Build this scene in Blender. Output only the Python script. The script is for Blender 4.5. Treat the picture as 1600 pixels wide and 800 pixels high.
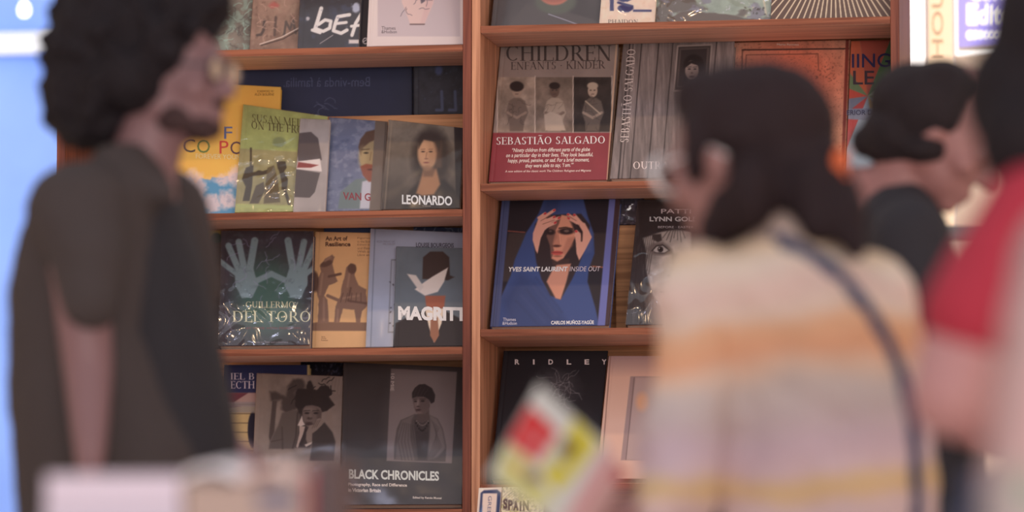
import bpy, math, random
import numpy as np
from mathutils import Vector, Matrix, Euler, noise as mnoise

scene = bpy.context.scene
for o in list(bpy.data.objects):
    bpy.data.objects.remove(o)
COL = scene.collection
R = math.radians

# ------------------------------------------------------------------ camera
F = 6400.0                       # focal length in pixels of the 1600 px wide frame
CAM_Z = 0.75
cam_data = bpy.data.cameras.new('camera')
cam_data.sensor_width = 36.0
cam_data.lens = 36.0 * F / 1600.0
cam_data.clip_start = 0.1
cam_data.dof.use_dof = True
cam_data.dof.focus_distance = 10.25
cam_data.dof.aperture_fstop = 1.75
cam = bpy.data.objects.new('camera', cam_data)
COL.objects.link(cam)
cam.location = (0, 0, CAM_Z)
cam.rotation_euler = (R(90 + 4.91), 0, R(9.49))
scene.camera = cam
CM = Euler(cam.rotation_euler, 'XYZ').to_matrix()
CR, CU, CF = CM @ Vector((1, 0, 0)), CM @ Vector((0, 1, 0)), CM @ Vector((0, 0, -1))

# ------------------------------------------------------------------ world, lights, exposure
world = bpy.data.worlds.new('world')
scene.world = world
world.use_nodes = True
bg = world.node_tree.nodes['Background']
bg.inputs[0].default_value = (0.97, 0.93, 1.0, 1)
bg.inputs[1].default_value = 0.86

def area(name, loc, target, sx, sy, power, color):
    d = bpy.data.lights.new(name, 'AREA')
    d.shape = 'RECTANGLE'; d.size = sx; d.size_y = sy
    d.energy = power; d.color = color
    o = bpy.data.objects.new(name, d)
    o.location = loc
    o.rotation_euler = (Vector(target) - Vector(loc)).to_track_quat('-Z', 'Y').to_euler()
    COL.objects.link(o)
    return o

area('front_fill_light', (3.6, -5.0, 2.0), (-1.0, 10, 1.5), 9.0, 3.6, 1000, (1.0, 0.88, 0.85))  # added off-frame fill from the front right, brightens shelves and inner faces
for i, lx in enumerate((-3.3, -2.35, -1.3, -0.3)):
    area('track_lamp_light', (lx, 8.75, 3.75), (lx, 10.2, 1.6), 0.12, 0.07, 4.2, (1.0, 0.66, 0.38))
for i, lx in enumerate((-2.9, -2.0, -0.9)):
    area('cool_glint_strip', (lx, 8.1 - .4 * (i % 2), 3.9), (lx, 10.2, 1.5), 0.30, 0.04, 2.0, (0.72, 0.74, 1.0))  # added unseen strips, placed only for cool glints on the plastic wrap
area('tarp_fill_light', (-4.6, 12.0, 2.6), (-4.7, 15.0, 1.6), 2.0, 2.0, 95, (0.86, 0.93, 1.0))  # added lamp out of view, there to brighten the tarpaulin
area('stand_light_warm', (0.5, 11.6, 3.0), (0.3, 14, 2.0), 1.2, 1.2, 12, (1.0, 0.85, 0.7))

scene.view_settings.view_transform = 'Standard'
scene.view_settings.look = 'None'
scene.view_settings.exposure = -0.36
scene.view_settings.gamma = 1.0
scene.view_settings.use_curve_mapping = False

# ------------------------------------------------------------------ pixel / world helpers
def ray(px, py):
    return CF + CR * ((px - 800) / F) - CU * ((py - 400) / F)
def P(px, py, Y):
    r = ray(px, py)
    return cam.location + r * (Y / r.y)
def plane_hit(px, py, p0, n):
    r = ray(px, py)
    return cam.location + r * ((p0 - cam.location).dot(n) / r.dot(n))
def proj_np(pts):
    d = pts - np.array(cam.location)
    z = d @ np.array(CF)
    return 800 + F * (d @ np.array(CR)) / z, 400 - F * (d @ np.array(CU)) / z

# ------------------------------------------------------------------ materials
def lin(c):
    c = np.asarray(c, dtype=float) / 255.0
    return np.where(c <= 0.04045, c / 12.92, ((c + 0.055) / 1.055) ** 2.4)
KL = 0.62                         # how bright a white surface reads on the shelves
def alb(c, k=KL):
    return np.clip(lin(c) / k, 0.003, 0.92)
MATS = {}
def nt_mat(name):
    m = bpy.data.materials.new(name); m.use_nodes = True
    nt = m.node_tree
    return m, nt, nt.nodes['Principled BSDF']
def plain(name, c, rough=0.6, bump=0.0, bscale=60.0, var=0.0, metal=0.0, spec=0.5, raw=False, stretch=(1, 1, 1), emit=0.0):
    if name in MATS: return MATS[name]
    m, nt, b = nt_mat(name)
    col = tuple(c) if raw else tuple(alb(c))
    b.inputs['Base Color'].default_value = (*col, 1)
    b.inputs['Roughness'].default_value = rough
    b.inputs['Metallic'].default_value = metal
    b.inputs['Specular IOR Level'].default_value = spec
    tc = nt.nodes.new('ShaderNodeTexCoord'); mp = nt.nodes.new('ShaderNodeMapping')
    mp.inputs['Scale'].default_value = stretch
    nt.links.new(tc.outputs['Object'], mp.inputs[0])
    nz = nt.nodes.new('ShaderNodeTexNoise'); nz.inputs['Scale'].default_value = bscale; nz.inputs['Detail'].default_value = 5
    nt.links.new(mp.outputs[0], nz.inputs[0])
    mx = nt.nodes.new('ShaderNodeMix'); mx.data_type = 'RGBA'
    v = max(var, 0.02)
    mx.inputs[6].default_value = (*[x * (1 - v) for x in col], 1)
    mx.inputs[7].default_value = (*[min(1, x * (1 + v)) for x in col], 1)
    nt.links.new(nz.outputs['Fac'], mx.inputs[0]); nt.links.new(mx.outputs[2], b.inputs['Base Color'])
    if bump:
        bp = nt.nodes.new('ShaderNodeBump'); bp.inputs['Strength'].default_value = bump; bp.inputs['Distance'].default_value = 0.01
        nt.links.new(nz.outputs['Fac'], bp.inputs['Height']); nt.links.new(bp.outputs[0], b.inputs['Normal'])
    if emit:
        b.inputs['Emission Color'].default_value = (*col, 1)
        b.inputs['Emission Strength'].default_value = emit
    MATS[name] = m
    return m
def vcol_mat(name, rough=0.4, spec=0.5, coat=0.0, bump=0.0, bscale=80):
    if name in MATS: return MATS[name]
    m, nt, b = nt_mat(name)
    a = nt.nodes.new('ShaderNodeAttribute'); a.attribute_name = 'Col'
    nt.links.new(a.outputs['Color'], b.inputs['Base Color'])
    b.inputs['Roughness'].default_value = rough
    b.inputs['Specular IOR Level'].default_value = spec
    b.inputs['Coat Weight'].default_value = coat
    b.inputs['Coat Roughness'].default_value = 0.15
    if bump:
        tc = nt.nodes.new('ShaderNodeTexCoord')
        nz = nt.nodes.new('ShaderNodeTexNoise'); nz.inputs['Scale'].default_value = bscale; nz.inputs['Detail'].default_value = 4
        nt.links.new(tc.outputs['Object'], nz.inputs[0])
        bp = nt.nodes.new('ShaderNodeBump'); bp.inputs['Strength'].default_value = bump; bp.inputs['Distance'].default_value = 0.01
        nt.links.new(nz.outputs['Fac'], bp.inputs['Height']); nt.links.new(bp.outputs[0], b.inputs['Normal'])
    MATS[name] = m
    return m
def wood(name, c1, c2, axis='x', rough=0.45, k=KL):
    if name in MATS: return MATS[name]
    m, nt, b = nt_mat(name)
    tc = nt.nodes.new('ShaderNodeTexCoord'); mp = nt.nodes.new('ShaderNodeMapping')
    mp.inputs['Scale'].default_value = {'x': (1.2, 22, 38), 'z': (38, 22, 1.2)}[axis]
    nt.links.new(tc.outputs['Object'], mp.inputs[0])
    nz = nt.nodes.new('ShaderNodeTexNoise'); nz.inputs['Scale'].default_value = 2.2
    nz.inputs['Detail'].default_value = 8; nz.inputs['Distortion'].default_value = 0.6
    nt.links.new(mp.outputs[0], nz.inputs[0])
    rp = nt.nodes.new('ShaderNodeValToRGB')
    rp.color_ramp.elements[0].position = 0.38; rp.color_ramp.elements[0].color = (*alb(c1, k), 1)
    rp.color_ramp.elements[1].position = 0.60; rp.color_ramp.elements[1].color = (*alb(c2, k), 1)
    nt.links.new(nz.outputs['Fac'], rp.inputs[0]); nt.links.new(rp.outputs[0], b.inputs['Base Color'])
    bp = nt.nodes.new('ShaderNodeBump'); bp.inputs['Strength'].default_value = 0.15; bp.inputs['Distance'].default_value = 0.003
    nt.links.new(nz.outputs['Fac'], bp.inputs['Height']); nt.links.new(bp.outputs[0], b.inputs['Normal'])
    b.inputs['Roughness'].default_value = rough
    b.inputs['Specular IOR Level'].default_value = 0.2
    MATS[name] = m
    return m
def wrap_mat(name, amount, rough, scale, strength):
    if name in MATS: return MATS[name]
    m = bpy.data.materials.new(name); m.use_nodes = True
    nt = m.node_tree; nt.nodes.clear()
    out = nt.nodes.new('ShaderNodeOutputMaterial')
    mix = nt.nodes.new('ShaderNodeMixShader'); tr = nt.nodes.new('ShaderNodeBsdfTransparent'); gl = nt.nodes.new('ShaderNodeBsdfGlossy')
    gl.inputs['Roughness'].default_value = rough
    fr = nt.nodes.new('ShaderNodeFresnel'); fr.inputs[0].default_value = 1.5
    ad = nt.nodes.new('ShaderNodeMath'); ad.operation = 'ADD'; ad.inputs[1].default_value = amount
    tc = nt.nodes.new('ShaderNodeTexCoord')
    wv = nt.nodes.new('ShaderNodeTexNoise'); wv.noise_type = 'RIDGED_MULTIFRACTAL'
    wv.inputs['Scale'].default_value = scale; wv.inputs['Detail'].default_value = 2.5; wv.inputs['Distortion'].default_value = 1.4
    bp = nt.nodes.new('ShaderNodeBump'); bp.inputs['Strength'].default_value = strength; bp.inputs['Distance'].default_value = 0.012
    L = nt.links.new
    L(tc.outputs['Object'], wv.inputs[0]); L(wv.outputs['Fac'], bp.inputs['Height'])
    L(bp.outputs[0], gl.inputs['Normal']); L(fr.outputs[0], ad.inputs[0])
    L(ad.outputs[0], mix.inputs[0]); L(tr.outputs[0], mix.inputs[1]); L(gl.outputs[0], mix.inputs[2])
    L(mix.outputs[0], out.inputs[0])
    MATS[name] = m
    return m

# ------------------------------------------------------------------ mesh helpers
class MB:
    def __init__(s): s.v = []; s.f = []
    def quad(s, a, b, c, d):
        n = len(s.v); s.v += [tuple(a), tuple(b), tuple(c), tuple(d)]; s.f.append((n, n + 1, n + 2, n + 3))
    def hexa(s, p):               # p: 8 corners, 0-3 one face (ccw seen from outside front), 4-7 the face behind
        n = len(s.v); s.v += [tuple(q) for q in p]
        for q in ((0, 1, 2, 3), (7, 6, 5, 4), (0, 4, 5, 1), (1, 5, 6, 2), (2, 6, 7, 3), (3, 7, 4, 0)):
            s.f.append(tuple(n + i for i in q))
    def box(s, x0, x1, y0, y1, z0, z1):
        s.hexa([(x0, y0, z0), (x1, y0, z0), (x1, y0, z1), (x0, y0, z1), (x0, y1, z0), (x1, y1, z0), (x1, y1, z1), (x0, y1, z1)])
    def tube(s, pts, r, n=10, cap=True):
        rs = r if isinstance(r, (list, tuple)) else [r] * len(pts)
        pts = [Vector(p) for p in pts]; base = len(s.v)
        up = Vector((0, 0, 1))
        for i, p in enumerate(pts):
            t = (pts[min(i + 1, len(pts) - 1)] - pts[max(i - 1, 0)]).normalized()
            a = t.cross(up)
            if a.length < 1e-3: a = t.cross(Vector((1, 0, 0)))
            a.normalize(); b = t.cross(a)
            for k in range(n):
                w = 2 * math.pi * k / n
                s.v.append(tuple(p + a * (math.cos(w) * rs[i]) + b * (math.sin(w) * rs[i])))
        for i in range(len(pts) - 1):
            for k in range(n):
                s.f.append((base + i * n + k, base + i * n + (k + 1) % n, base + (i + 1) * n + (k + 1) % n, base + (i + 1) * n + k))
        if cap:
            s.f.append(tuple(base + k for k in range(n))[::-1]); s.f.append(tuple(base + (len(pts) - 1) * n + k for k in range(n)))
    def mesh(s, name='mesh'):
        m = bpy.data.meshes.new(name); m.from_pydata(s.v, [], s.f); m.update(); return m
def link(name, me, mat=None, parent=None, smooth=False, bevel=0.0):
    o = bpy.data.objects.new(name, me); COL.objects.link(o)
    me.name = name
    if mat is not None: me.materials.append(mat)
    if parent is not None:
        o.parent = parent
        o.matrix_parent_inverse = Matrix.Translation(-parent.location) if parent.type == 'EMPTY' else Matrix.Identity(4)
    if smooth: me.polygons.foreach_set('use_smooth', [True] * len(me.polygons))
    if bevel:
        md = o.modifiers.new('bevel', 'BEVEL'); md.width = bevel; md.segments = 2; md.limit_method = 'ANGLE'
    return o
def tag(o, label=None, cat=None, group=None, kind=None):
    if label: o['label'] = label
    if cat: o['category'] = cat
    if group: o['group'] = group
    if kind: o['kind'] = kind
    return o
def empty(name, loc, label, cat, group=None, kind=None):
    o = bpy.data.objects.new(name, None); o.location = loc; o.empty_display_size = 0.05
    COL.objects.link(o)
    return tag(o, label, cat, group, kind)
def boxobj(name, x0, x1, y0, y1, z0, z1, mat, parent=None, bevel=0.0015):
    b = MB(); b.box(x0, x1, y0, y1, z0, z1)
    return link(name, b.mesh(), mat, parent, bevel=bevel)

# ------------------------------------------------------------------ painting of printed covers (vertex colours)
def fbm(x, y, sc, seed=0, octv=4):
    x = x / sc; y = y / sc
    out = np.zeros_like(x); amp = 1.0; tot = 0
    rs = np.random.RandomState(seed); T = rs.rand(64, 64)
    for k in range(octv):
        xi = np.floor(x).astype(int); yi = np.floor(y).astype(int); fx = x - xi; fy = y - yi
        fx = fx * fx * (3 - 2 * fx); fy = fy * fy * (3 - 2 * fy)
        a = T[yi % 64, xi % 64]; b = T[yi % 64, (xi + 1) % 64]; c = T[(yi + 1) % 64, xi % 64]; d = T[(yi + 1) % 64, (xi + 1) % 64]
        out += amp * ((a * (1 - fx) + b * fx) * (1 - fy) + (c * (1 - fx) + d * fx) * fy)
        tot += amp; amp *= 0.55; x = x * 2.03 + 7.1; y = y * 2.03 + 3.7
    return out / tot
class Art:
    def __init__(s, X, Y, base):
        s.X, s.Y = X, Y
        s.C = np.zeros(X.shape + (3,)) + np.array(base, dtype=float)
    def put(s, m, c):
        m = np.clip(m, 0, 1)[..., None]; s.C = s.C * (1 - m) + (np.array(c, dtype=float)) * m
    def edge(s, d, blur): return np.clip(0.5 - d / max(blur, 0.3), 0, 1)
    def rect(s, x0, y0, x1, y1, c, blur=1.0, sh=0.0, a=1.0):
        X = s.X + sh * (s.Y - y0)
        d = np.maximum(np.maximum(x0 - X, X - x1), np.maximum(y0 - s.Y, s.Y - y1))
        s.put(s.edge(d, blur) * a, c)
    def poly(s, pts, c, blur=1.2, a=1.0, wob=0.0, seed=1):
        X, Y = s.X, s.Y
        if wob:
            X = X + (fbm(s.X, s.Y, 9, seed) - .5) * wob; Y = Y + (fbm(s.X, s.Y, 9, seed + 5) - .5) * wob
        dm = np.full(X.shape, 1e9); ins = np.zeros(X.shape, bool); n = len(pts)
        for i in range(n):
            x0, y0 = pts[i]; x1, y1 = pts[(i + 1) % n]
            ex, ey = x1 - x0, y1 - y0; wx, wy = X - x0, Y - y0
            t = np.clip((wx * ex + wy * ey) / (ex * ex + ey * ey + 1e-9), 0, 1)
            dm = np.minimum(dm, np.hypot(wx - ex * t, wy - ey * t))
            cr = ((y0 > Y) != (y1 > Y)) & (X < ex * (Y - y0) / (ey if abs(ey) > 1e-9 else 1e-9) + x0)
            ins ^= cr
        s.put(s.edge(np.where(ins, -dm, dm), blur) * a, c)
    def ell(s, cx, cy, rx, ry, c, blur=1.5, rot=0.0, a=1.0, wob=0.0, seed=2):
        x, y = s.X - cx, s.Y - cy
        if wob:
            x = x + (fbm(s.X, s.Y, 8, seed) - .5) * wob; y = y + (fbm(s.X, s.Y, 8, seed + 5) - .5) * wob
        ca, sa = math.cos(rot), math.sin(rot); u = x * ca + y * sa; v = -x * sa + y * ca
        q = np.sqrt((u / rx) ** 2 + (v / ry) ** 2)
        s.put(s.edge((q - 1) * min(rx, ry), blur) * a, c)
    def line(s, pts, w, c, blur=1.0, a=1.0):
        dm = np.full(s.X.shape, 1e9)
        for (x0, y0), (x1, y1) in zip(pts[:-1], pts[1:]):
            ex, ey = x1 - x0, y1 - y0; wx, wy = s.X - x0, s.Y - y0
            t = np.clip((wx * ex + wy * ey) / (ex * ex + ey * ey + 1e-9), 0, 1)
            dm = np.minimum(dm, np.hypot(wx - ex * t, wy - ey * t))
        s.put(s.edge(dm - w / 2, blur) * a, c)
    def noise(s, amp, sc, seed=0, c=None, thr=None, soft=0.08, sx=1.0, sy=1.0, mask=None):
        n = fbm(s.X / sx, s.Y / sy, sc, seed)
        if c is None:
            k = (1 + (n - .5) * 2 * amp)[..., None]
            if mask is not None: k = 1 + (k - 1) * mask[..., None]
            s.C = s.C * k
        else:
            m = np.clip((n - thr) / soft, 0, 1) * amp
            if mask is not None: m = m * mask
            s.put(m, c)
    def vgrad(s, y0, y1, c, a=1.0):
        s.put(np.clip((s.Y - y0) / (y1 - y0), 0, 1) * a, c)
    def hgrad(s, x0, x1, c, a=1.0):
        s.put(np.clip((s.X - x0) / (x1 - x0), 0, 1) * a, c)
    def region(s, x0, y0, x1, y1, soft=2.0):
        d = np.maximum(np.maximum(x0 - s.X, s.X - x1), np.maximum(y0 - s.Y, s.Y - y1))
        return np.clip(0.5 - d / soft, 0, 1)

# ------------------------------------------------------------------ serif capitals made of strokes
TK, TN = 0.125, 0.045
def _glyphs():
    G = {}
    def V(x, w=TK, y0=0, y1=1): return ('l', x, y0, x, y1, w)
    def S(x, y, w=0.28): return ('s', x, y, w)
    G['I'] = (0.36, [V(.18), S(.18, 0), S(.18, 1)])
    G['L'] = (0.62, [V(.16), S(.16, 0), S(.16, 1), ('h', .16, .60, .02), ('v', .585, .0, .22)])
    G['E'] = (0.62, [V(.16), S(.16, 0), S(.16, 1), ('h', .16, .57, .02), ('h', .16, .55, .98), ('h', .16, .46, .52), ('v', .565, 0, .22), ('v', .545, .8, 1), ('v', .46, .42, .62)])
    G['F'] = (0.58, [V(.16), S(.16, 0), S(.16, 1), ('h', .16, .55, .98), ('h', .16, .46, .50), ('v', .545, .8, 1), ('v', .46, .40, .60)])
    G['H'] = (0.84, [V(.17), V(.67), S(.17, 0), S(.17, 1), S(.67, 0), S(.67, 1), ('h', .17, .67, .52)])
    G['T'] = (0.68, [V(.34), S(.34, 0), ('h', .04, .64, .98), ('v', .055, .8, 1), ('v', .625, .8, 1)])
    G['N'] = (0.84, [V(.15, TN), V(.69, TN), S(.15, 0, .22), S(.12, 1, .2), S(.69, 1, .22), ('l', .15, 1, .69, 0, TK)])
    G['M'] = (0.98, [V(.13, TN), V(.82), S(.13, 0, .2), S(.1, 1, .18), S(.84, 1, .2), S(.82, 0), ('l', .14, 1, .47, 0, TK), ('l', .47, 0, .80, 1, TN)])
    G['A'] = (0.80, [('l', .12, 0, .41, 1, TN), ('l', .40, 1, .68, 0, TK), S(.12, 0, .22), S(.68, 0, .25), ('h', .2, .6, .34)])
    G['V'] = (0.78, [('l', .12, 1, .40, 0, TK), ('l', .40, 0, .68, 1, TN), S(.12, 1, .25), S(.68, 1, .22)])
    G['Y'] = (0.76, [('l', .12, 1, .38, .48, TK), ('l', .38, .48, .66, 1, TN), V(.38, TK, 0, .5), S(.38, 0), S(.12, 1, .25), S(.66, 1, .22)])
    G['K'] = (0.80, [V(.17), S(.17, 0), S(.17, 1), ('l', .22, .45, .60, 1, TN), ('l', .33, .60, .66, 0, TK), S(.62, 1, .22), S(.68, 0, .25)])
    G['O'] = (0.86, [('a', .42, .5, .36, .50, 0, 360)])
    G['C'] = (0.76, [('a', .42, .5, .36, .50, 50, 310), ('v', .655, .76, .97)])
    G['G'] = (0.84, [('a', .42, .5, .36, .50, 50, 318), ('v', .655, .76, .97), V(.66, TK, .05, .42), S(.66, .42, .24)])
    G['D'] = (0.84, [V(.17), S(.17, 0), ('h', .06, .42, .02), ('h', .06, .42, .98), ('a', .38, .5, .38, .50, -90, 90)])
    G['P'] = (0.66, [V(.17), S(.17, 0), ('h', .06, .36, .98), ('h', .17, .36, .47), ('a', .34, .73, .24, .27, -90, 90)])
    G['B'] = (0.70, [V(.17), ('h', .06, .36, .98), ('h', .17, .36, .52), ('h', .06, .38, .02), ('a', .34, .76, .22, .24, -90, 90), ('a', .36, .27, .26, .27, -90, 90)])
    G['R'] = (0.76, [V(.17), S(.17, 0), ('h', .06, .36, .98), ('h', .17, .36, .48), ('a', .34, .74, .24, .26, -90, 90), ('l', .38, .48, .68, 0, TK), S(.70, 0, .18)])
    G['U'] = (0.82, [V(.17, TK, .3, 1), V(.65, TN, .3, 1), S(.17, 1), S(.65, 1, .22), ('a', .41, .32, .26, .32, 180, 360)])
    G['S'] = (0.58, [('a', .29, .75, .20, .25, 40, 270), ('a', .29, .25, .21, .26, -140, 90), ('v', .475, .76, .97), ('v', .10, .03, .24)])
    G['\u00c3'] = (0.80, G['A'][1] + [('l', .22, 1.14, .34, 1.22, .07), ('l', .34, 1.22, .46, 1.13, .07), ('l', .46, 1.13, .58, 1.20, .07)])
    G['\u00b7'] = (0.34, [('l', .10, .45, .24, .45, .10)])
    G[' '] = (0.34, [])
    return G
GLY = _glyphs()
def serif_mesh(txt):
    v, f = [], []; x = 0
    def q(pts):
        n = len(v); v.extend(pts); f.append(tuple(range(n, n + len(pts))))
    for ch in txt:
        w, prim = GLY.get(ch, GLY['I'])
        for p in prim:
            if p[0] == 'l':
                _, x0, y0, x1, y1, t = p; dx, dy = x1 - x0, y1 - y0; L = math.hypot(dx, dy)
                if abs(dy) > abs(dx) * 0.2:
                    hx = t / 2 * L / abs(dy) if abs(dy) > 0 else t / 2
                    hx = min(hx, t * 0.8)
                    q([(x + x0 - hx, y0), (x + x0 + hx, y0), (x + x1 + hx, y1), (x + x1 - hx, y1)])
                else: q([(x + x0, y0 - t / 2), (x + x1, y1 - t / 2), (x + x1, y1 + t / 2), (x + x0, y0 + t / 2)])
            elif p[0] == 's':
                _, a, b, sw = p; s0 = 0 if b < .5 else -.04
                if 0 < b < 1: s0 = -.02
                q([(x + a - sw / 2, b + s0), (x + a + sw / 2, b + s0), (x + a + sw / 2, b + s0 + .04), (x + a - sw / 2, b + s0 + .04)])
            elif p[0] == 'h':
                _, a, b, c = p; q([(x + a, c - .022), (x + b, c - .022), (x + b, c + .022), (x + a, c + .022)])
            elif p[0] == 'v':
                _, a, b, c = p; q([(x + a - .018, b), (x + a + .018, b), (x + a + .018, c), (x + a - .018, c)])
            elif p[0] == 'a':
                _, cx, cy, rx, ry, t0, t1 = p; N = 18
                for i in range(N):
                    qq = []
                    for t, o_ in ((t0 + (t1 - t0) * i / N, 1), (t0 + (t1 - t0) * (i + 1) / N, 1), (t0 + (t1 - t0) * (i + 1) / N, 0), (t0 + (t1 - t0) * i / N, 0)):
                        c_, s_ = math.cos(R(t)), math.sin(R(t)); th = TN + (TK - TN) * abs(c_) ** 1.5
                        k = 0 if o_ else th
                        qq.append((x + cx + (rx - k) * c_, cy + (ry - (k if th > 0 else 0)) * s_))
                    q(qq[::-1])
        x += w
    return np.array(v, float), f
def sans_mesh(txt, bold=0.0, space=1.0):
    cu = bpy.data.curves.new('t', 'FONT'); cu.body = txt; cu.size = 1.0; cu.offset = bold; cu.space_character = space
    cu.resolution_u = 3
    o = bpy.data.objects.new('t', cu); COL.objects.link(o)
    bpy.context.view_layer.update()
    me = bpy.data.meshes.new_from_object(o)
    v = np.zeros(len(me.vertices) * 3); me.vertices.foreach_get('co', v); v = v.reshape(-1, 3)[:, :2]
    f = [tuple(p.vertices) for p in me.polygons]
    bpy.data.objects.remove(o); bpy.data.curves.remove(cu); bpy.data.meshes.remove(me)
    return v, f
def ink(c):
    key = 'ink_%d_%d_%d' % tuple(int(x) for x in c)
    return plain(key, c, rough=0.5)
# ------------------------------------------------------------------ bookcases
Y0 = 10.0                        # front plane of the bookcases
LEDGE = 0.26                     # ledge depth
BACK = 0.37                      # depth of the back board
W_EDGE = wood('wood_edge', (96, 55, 39), (132, 82, 60), 'x')
W_UP = wood('wood_upright', (84, 46, 37), (110, 64, 50), 'z')
W_SIDE_LIT = wood('wood_side_lit', (146, 102, 78), (174, 128, 100), 'z')  # lighter copy of the case wood, side light put into the colour
W_UNDER_LIT = wood('wood_underside_lit', (150, 116, 102), (172, 136, 118), 'x')  # paler, greyer copy of the shelf wood, bounce light painted into the colour
W_BACK = wood('wood_back', (152, 106, 72), (186, 136, 96), 'x')

def zat(px, py, Y=Y0): return P(px, py, Y).z
def xat(px, py, Y=Y0): return P(px, py, Y).x

# the frame of both cases
XL0, XL1 = xat(87, 400), xat(736, 400)
XR0, XR1 = xat(736.8, 400), xat(1408, 400)
TH = 0.0215
ZTOP, ZBOT = zat(722, 69.5) + .62, 0.0
def case(label, x0, x1, tops, tilt=None):
    c = empty('bookcase', ((x0 + x1) / 2, Y0, 0), label, 'bookcase')
    th_r = 0.0215
    boxobj('side_panel', x0, x0 + TH, Y0, Y0 + BACK + .02, ZBOT, ZTOP, W_SIDE_LIT if x0 > -2 else W_UP, c)
    boxobj('side_panel', x1 - th_r, x1, Y0, Y0 + BACK + .02, ZBOT, ZTOP, W_UP, c)
    boxobj('back_panel', x0 + TH, x1 - th_r, Y0 + BACK, Y0 + BACK + .012, ZBOT, ZTOP, W_BACK, c, bevel=0)
    for i, z in enumerate(tops):
        t = tilt[i] if tilt else 0.0
        th = 0.0175
        b = MB(); xa, xb = x0 + TH + .0004, x1 - th_r - .0004
        b.hexa([(xa, Y0 + .001, z - th), (xb, Y0 + .001, z - th), (xb, Y0 + .001, z), (xa, Y0 + .001, z),
                (xa, Y0 + LEDGE, z - th - t), (xb, Y0 + LEDGE, z - th - t), (xb, Y0 + LEDGE, z), (xa, Y0 + LEDGE, z)])
        o = link('shelf', b.mesh(), W_EDGE, c, bevel=0.0012); o.data.materials.append(W_UNDER_LIT); o.data.polygons[2].material_index = 1
    boxobj('top_panel', x0, x1, Y0, Y0 + BACK + .02, ZTOP, ZTOP + .022, W_UP, c)
    boxobj('plinth', x0 + TH, x1 - th_r, Y0 + .02, Y0 + .04, 0, .08, W_UP, c)
    return c
LT = [zat(722, 69.5), zat(722, 327), zat(722, 542), zat(722, 795)]
RT = [zat(752, 40.5), zat(752, 287), zat(752, 514.5), zat(752, 757)]
case_l = case('wooden bookcase on the left, filled with art books behind the man in the dark jacket', XL0, XL1,
              [LT[0] + .46, *LT, LT[3] - .38])
case_r = case('wooden bookcase on the right, filled with photography books behind the woman in the striped sweater', XR0, XR1,
              [RT[0] + .46, *RT, RT[3] - .38], [0, 0, 0, .011, 0, 0])

def riser(case_o, px0, px1, pxt, pyt, zrest, y0=.25, name='riser'):
    x0, x1 = xat(px0, pyt, Y0 + y0), xat(px1, pyt, Y0 + y0)
    zt = zat(pxt, pyt, Y0 + y0)
    b = MB(); b.box(x0, x1, Y0 + y0, Y0 + BACK - .001, zrest + .0005, zt)
    link(name, b.mesh(), W_BACK, case_o, bevel=0.001)
    return zt
z_riser_l = riser(case_l, 452, 726, 700, 178.5, LT[1], y0=.262)
z_riser_r = riser(case_r, 962, 1300, 975, 352, RT[2], y0=.30)

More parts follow.
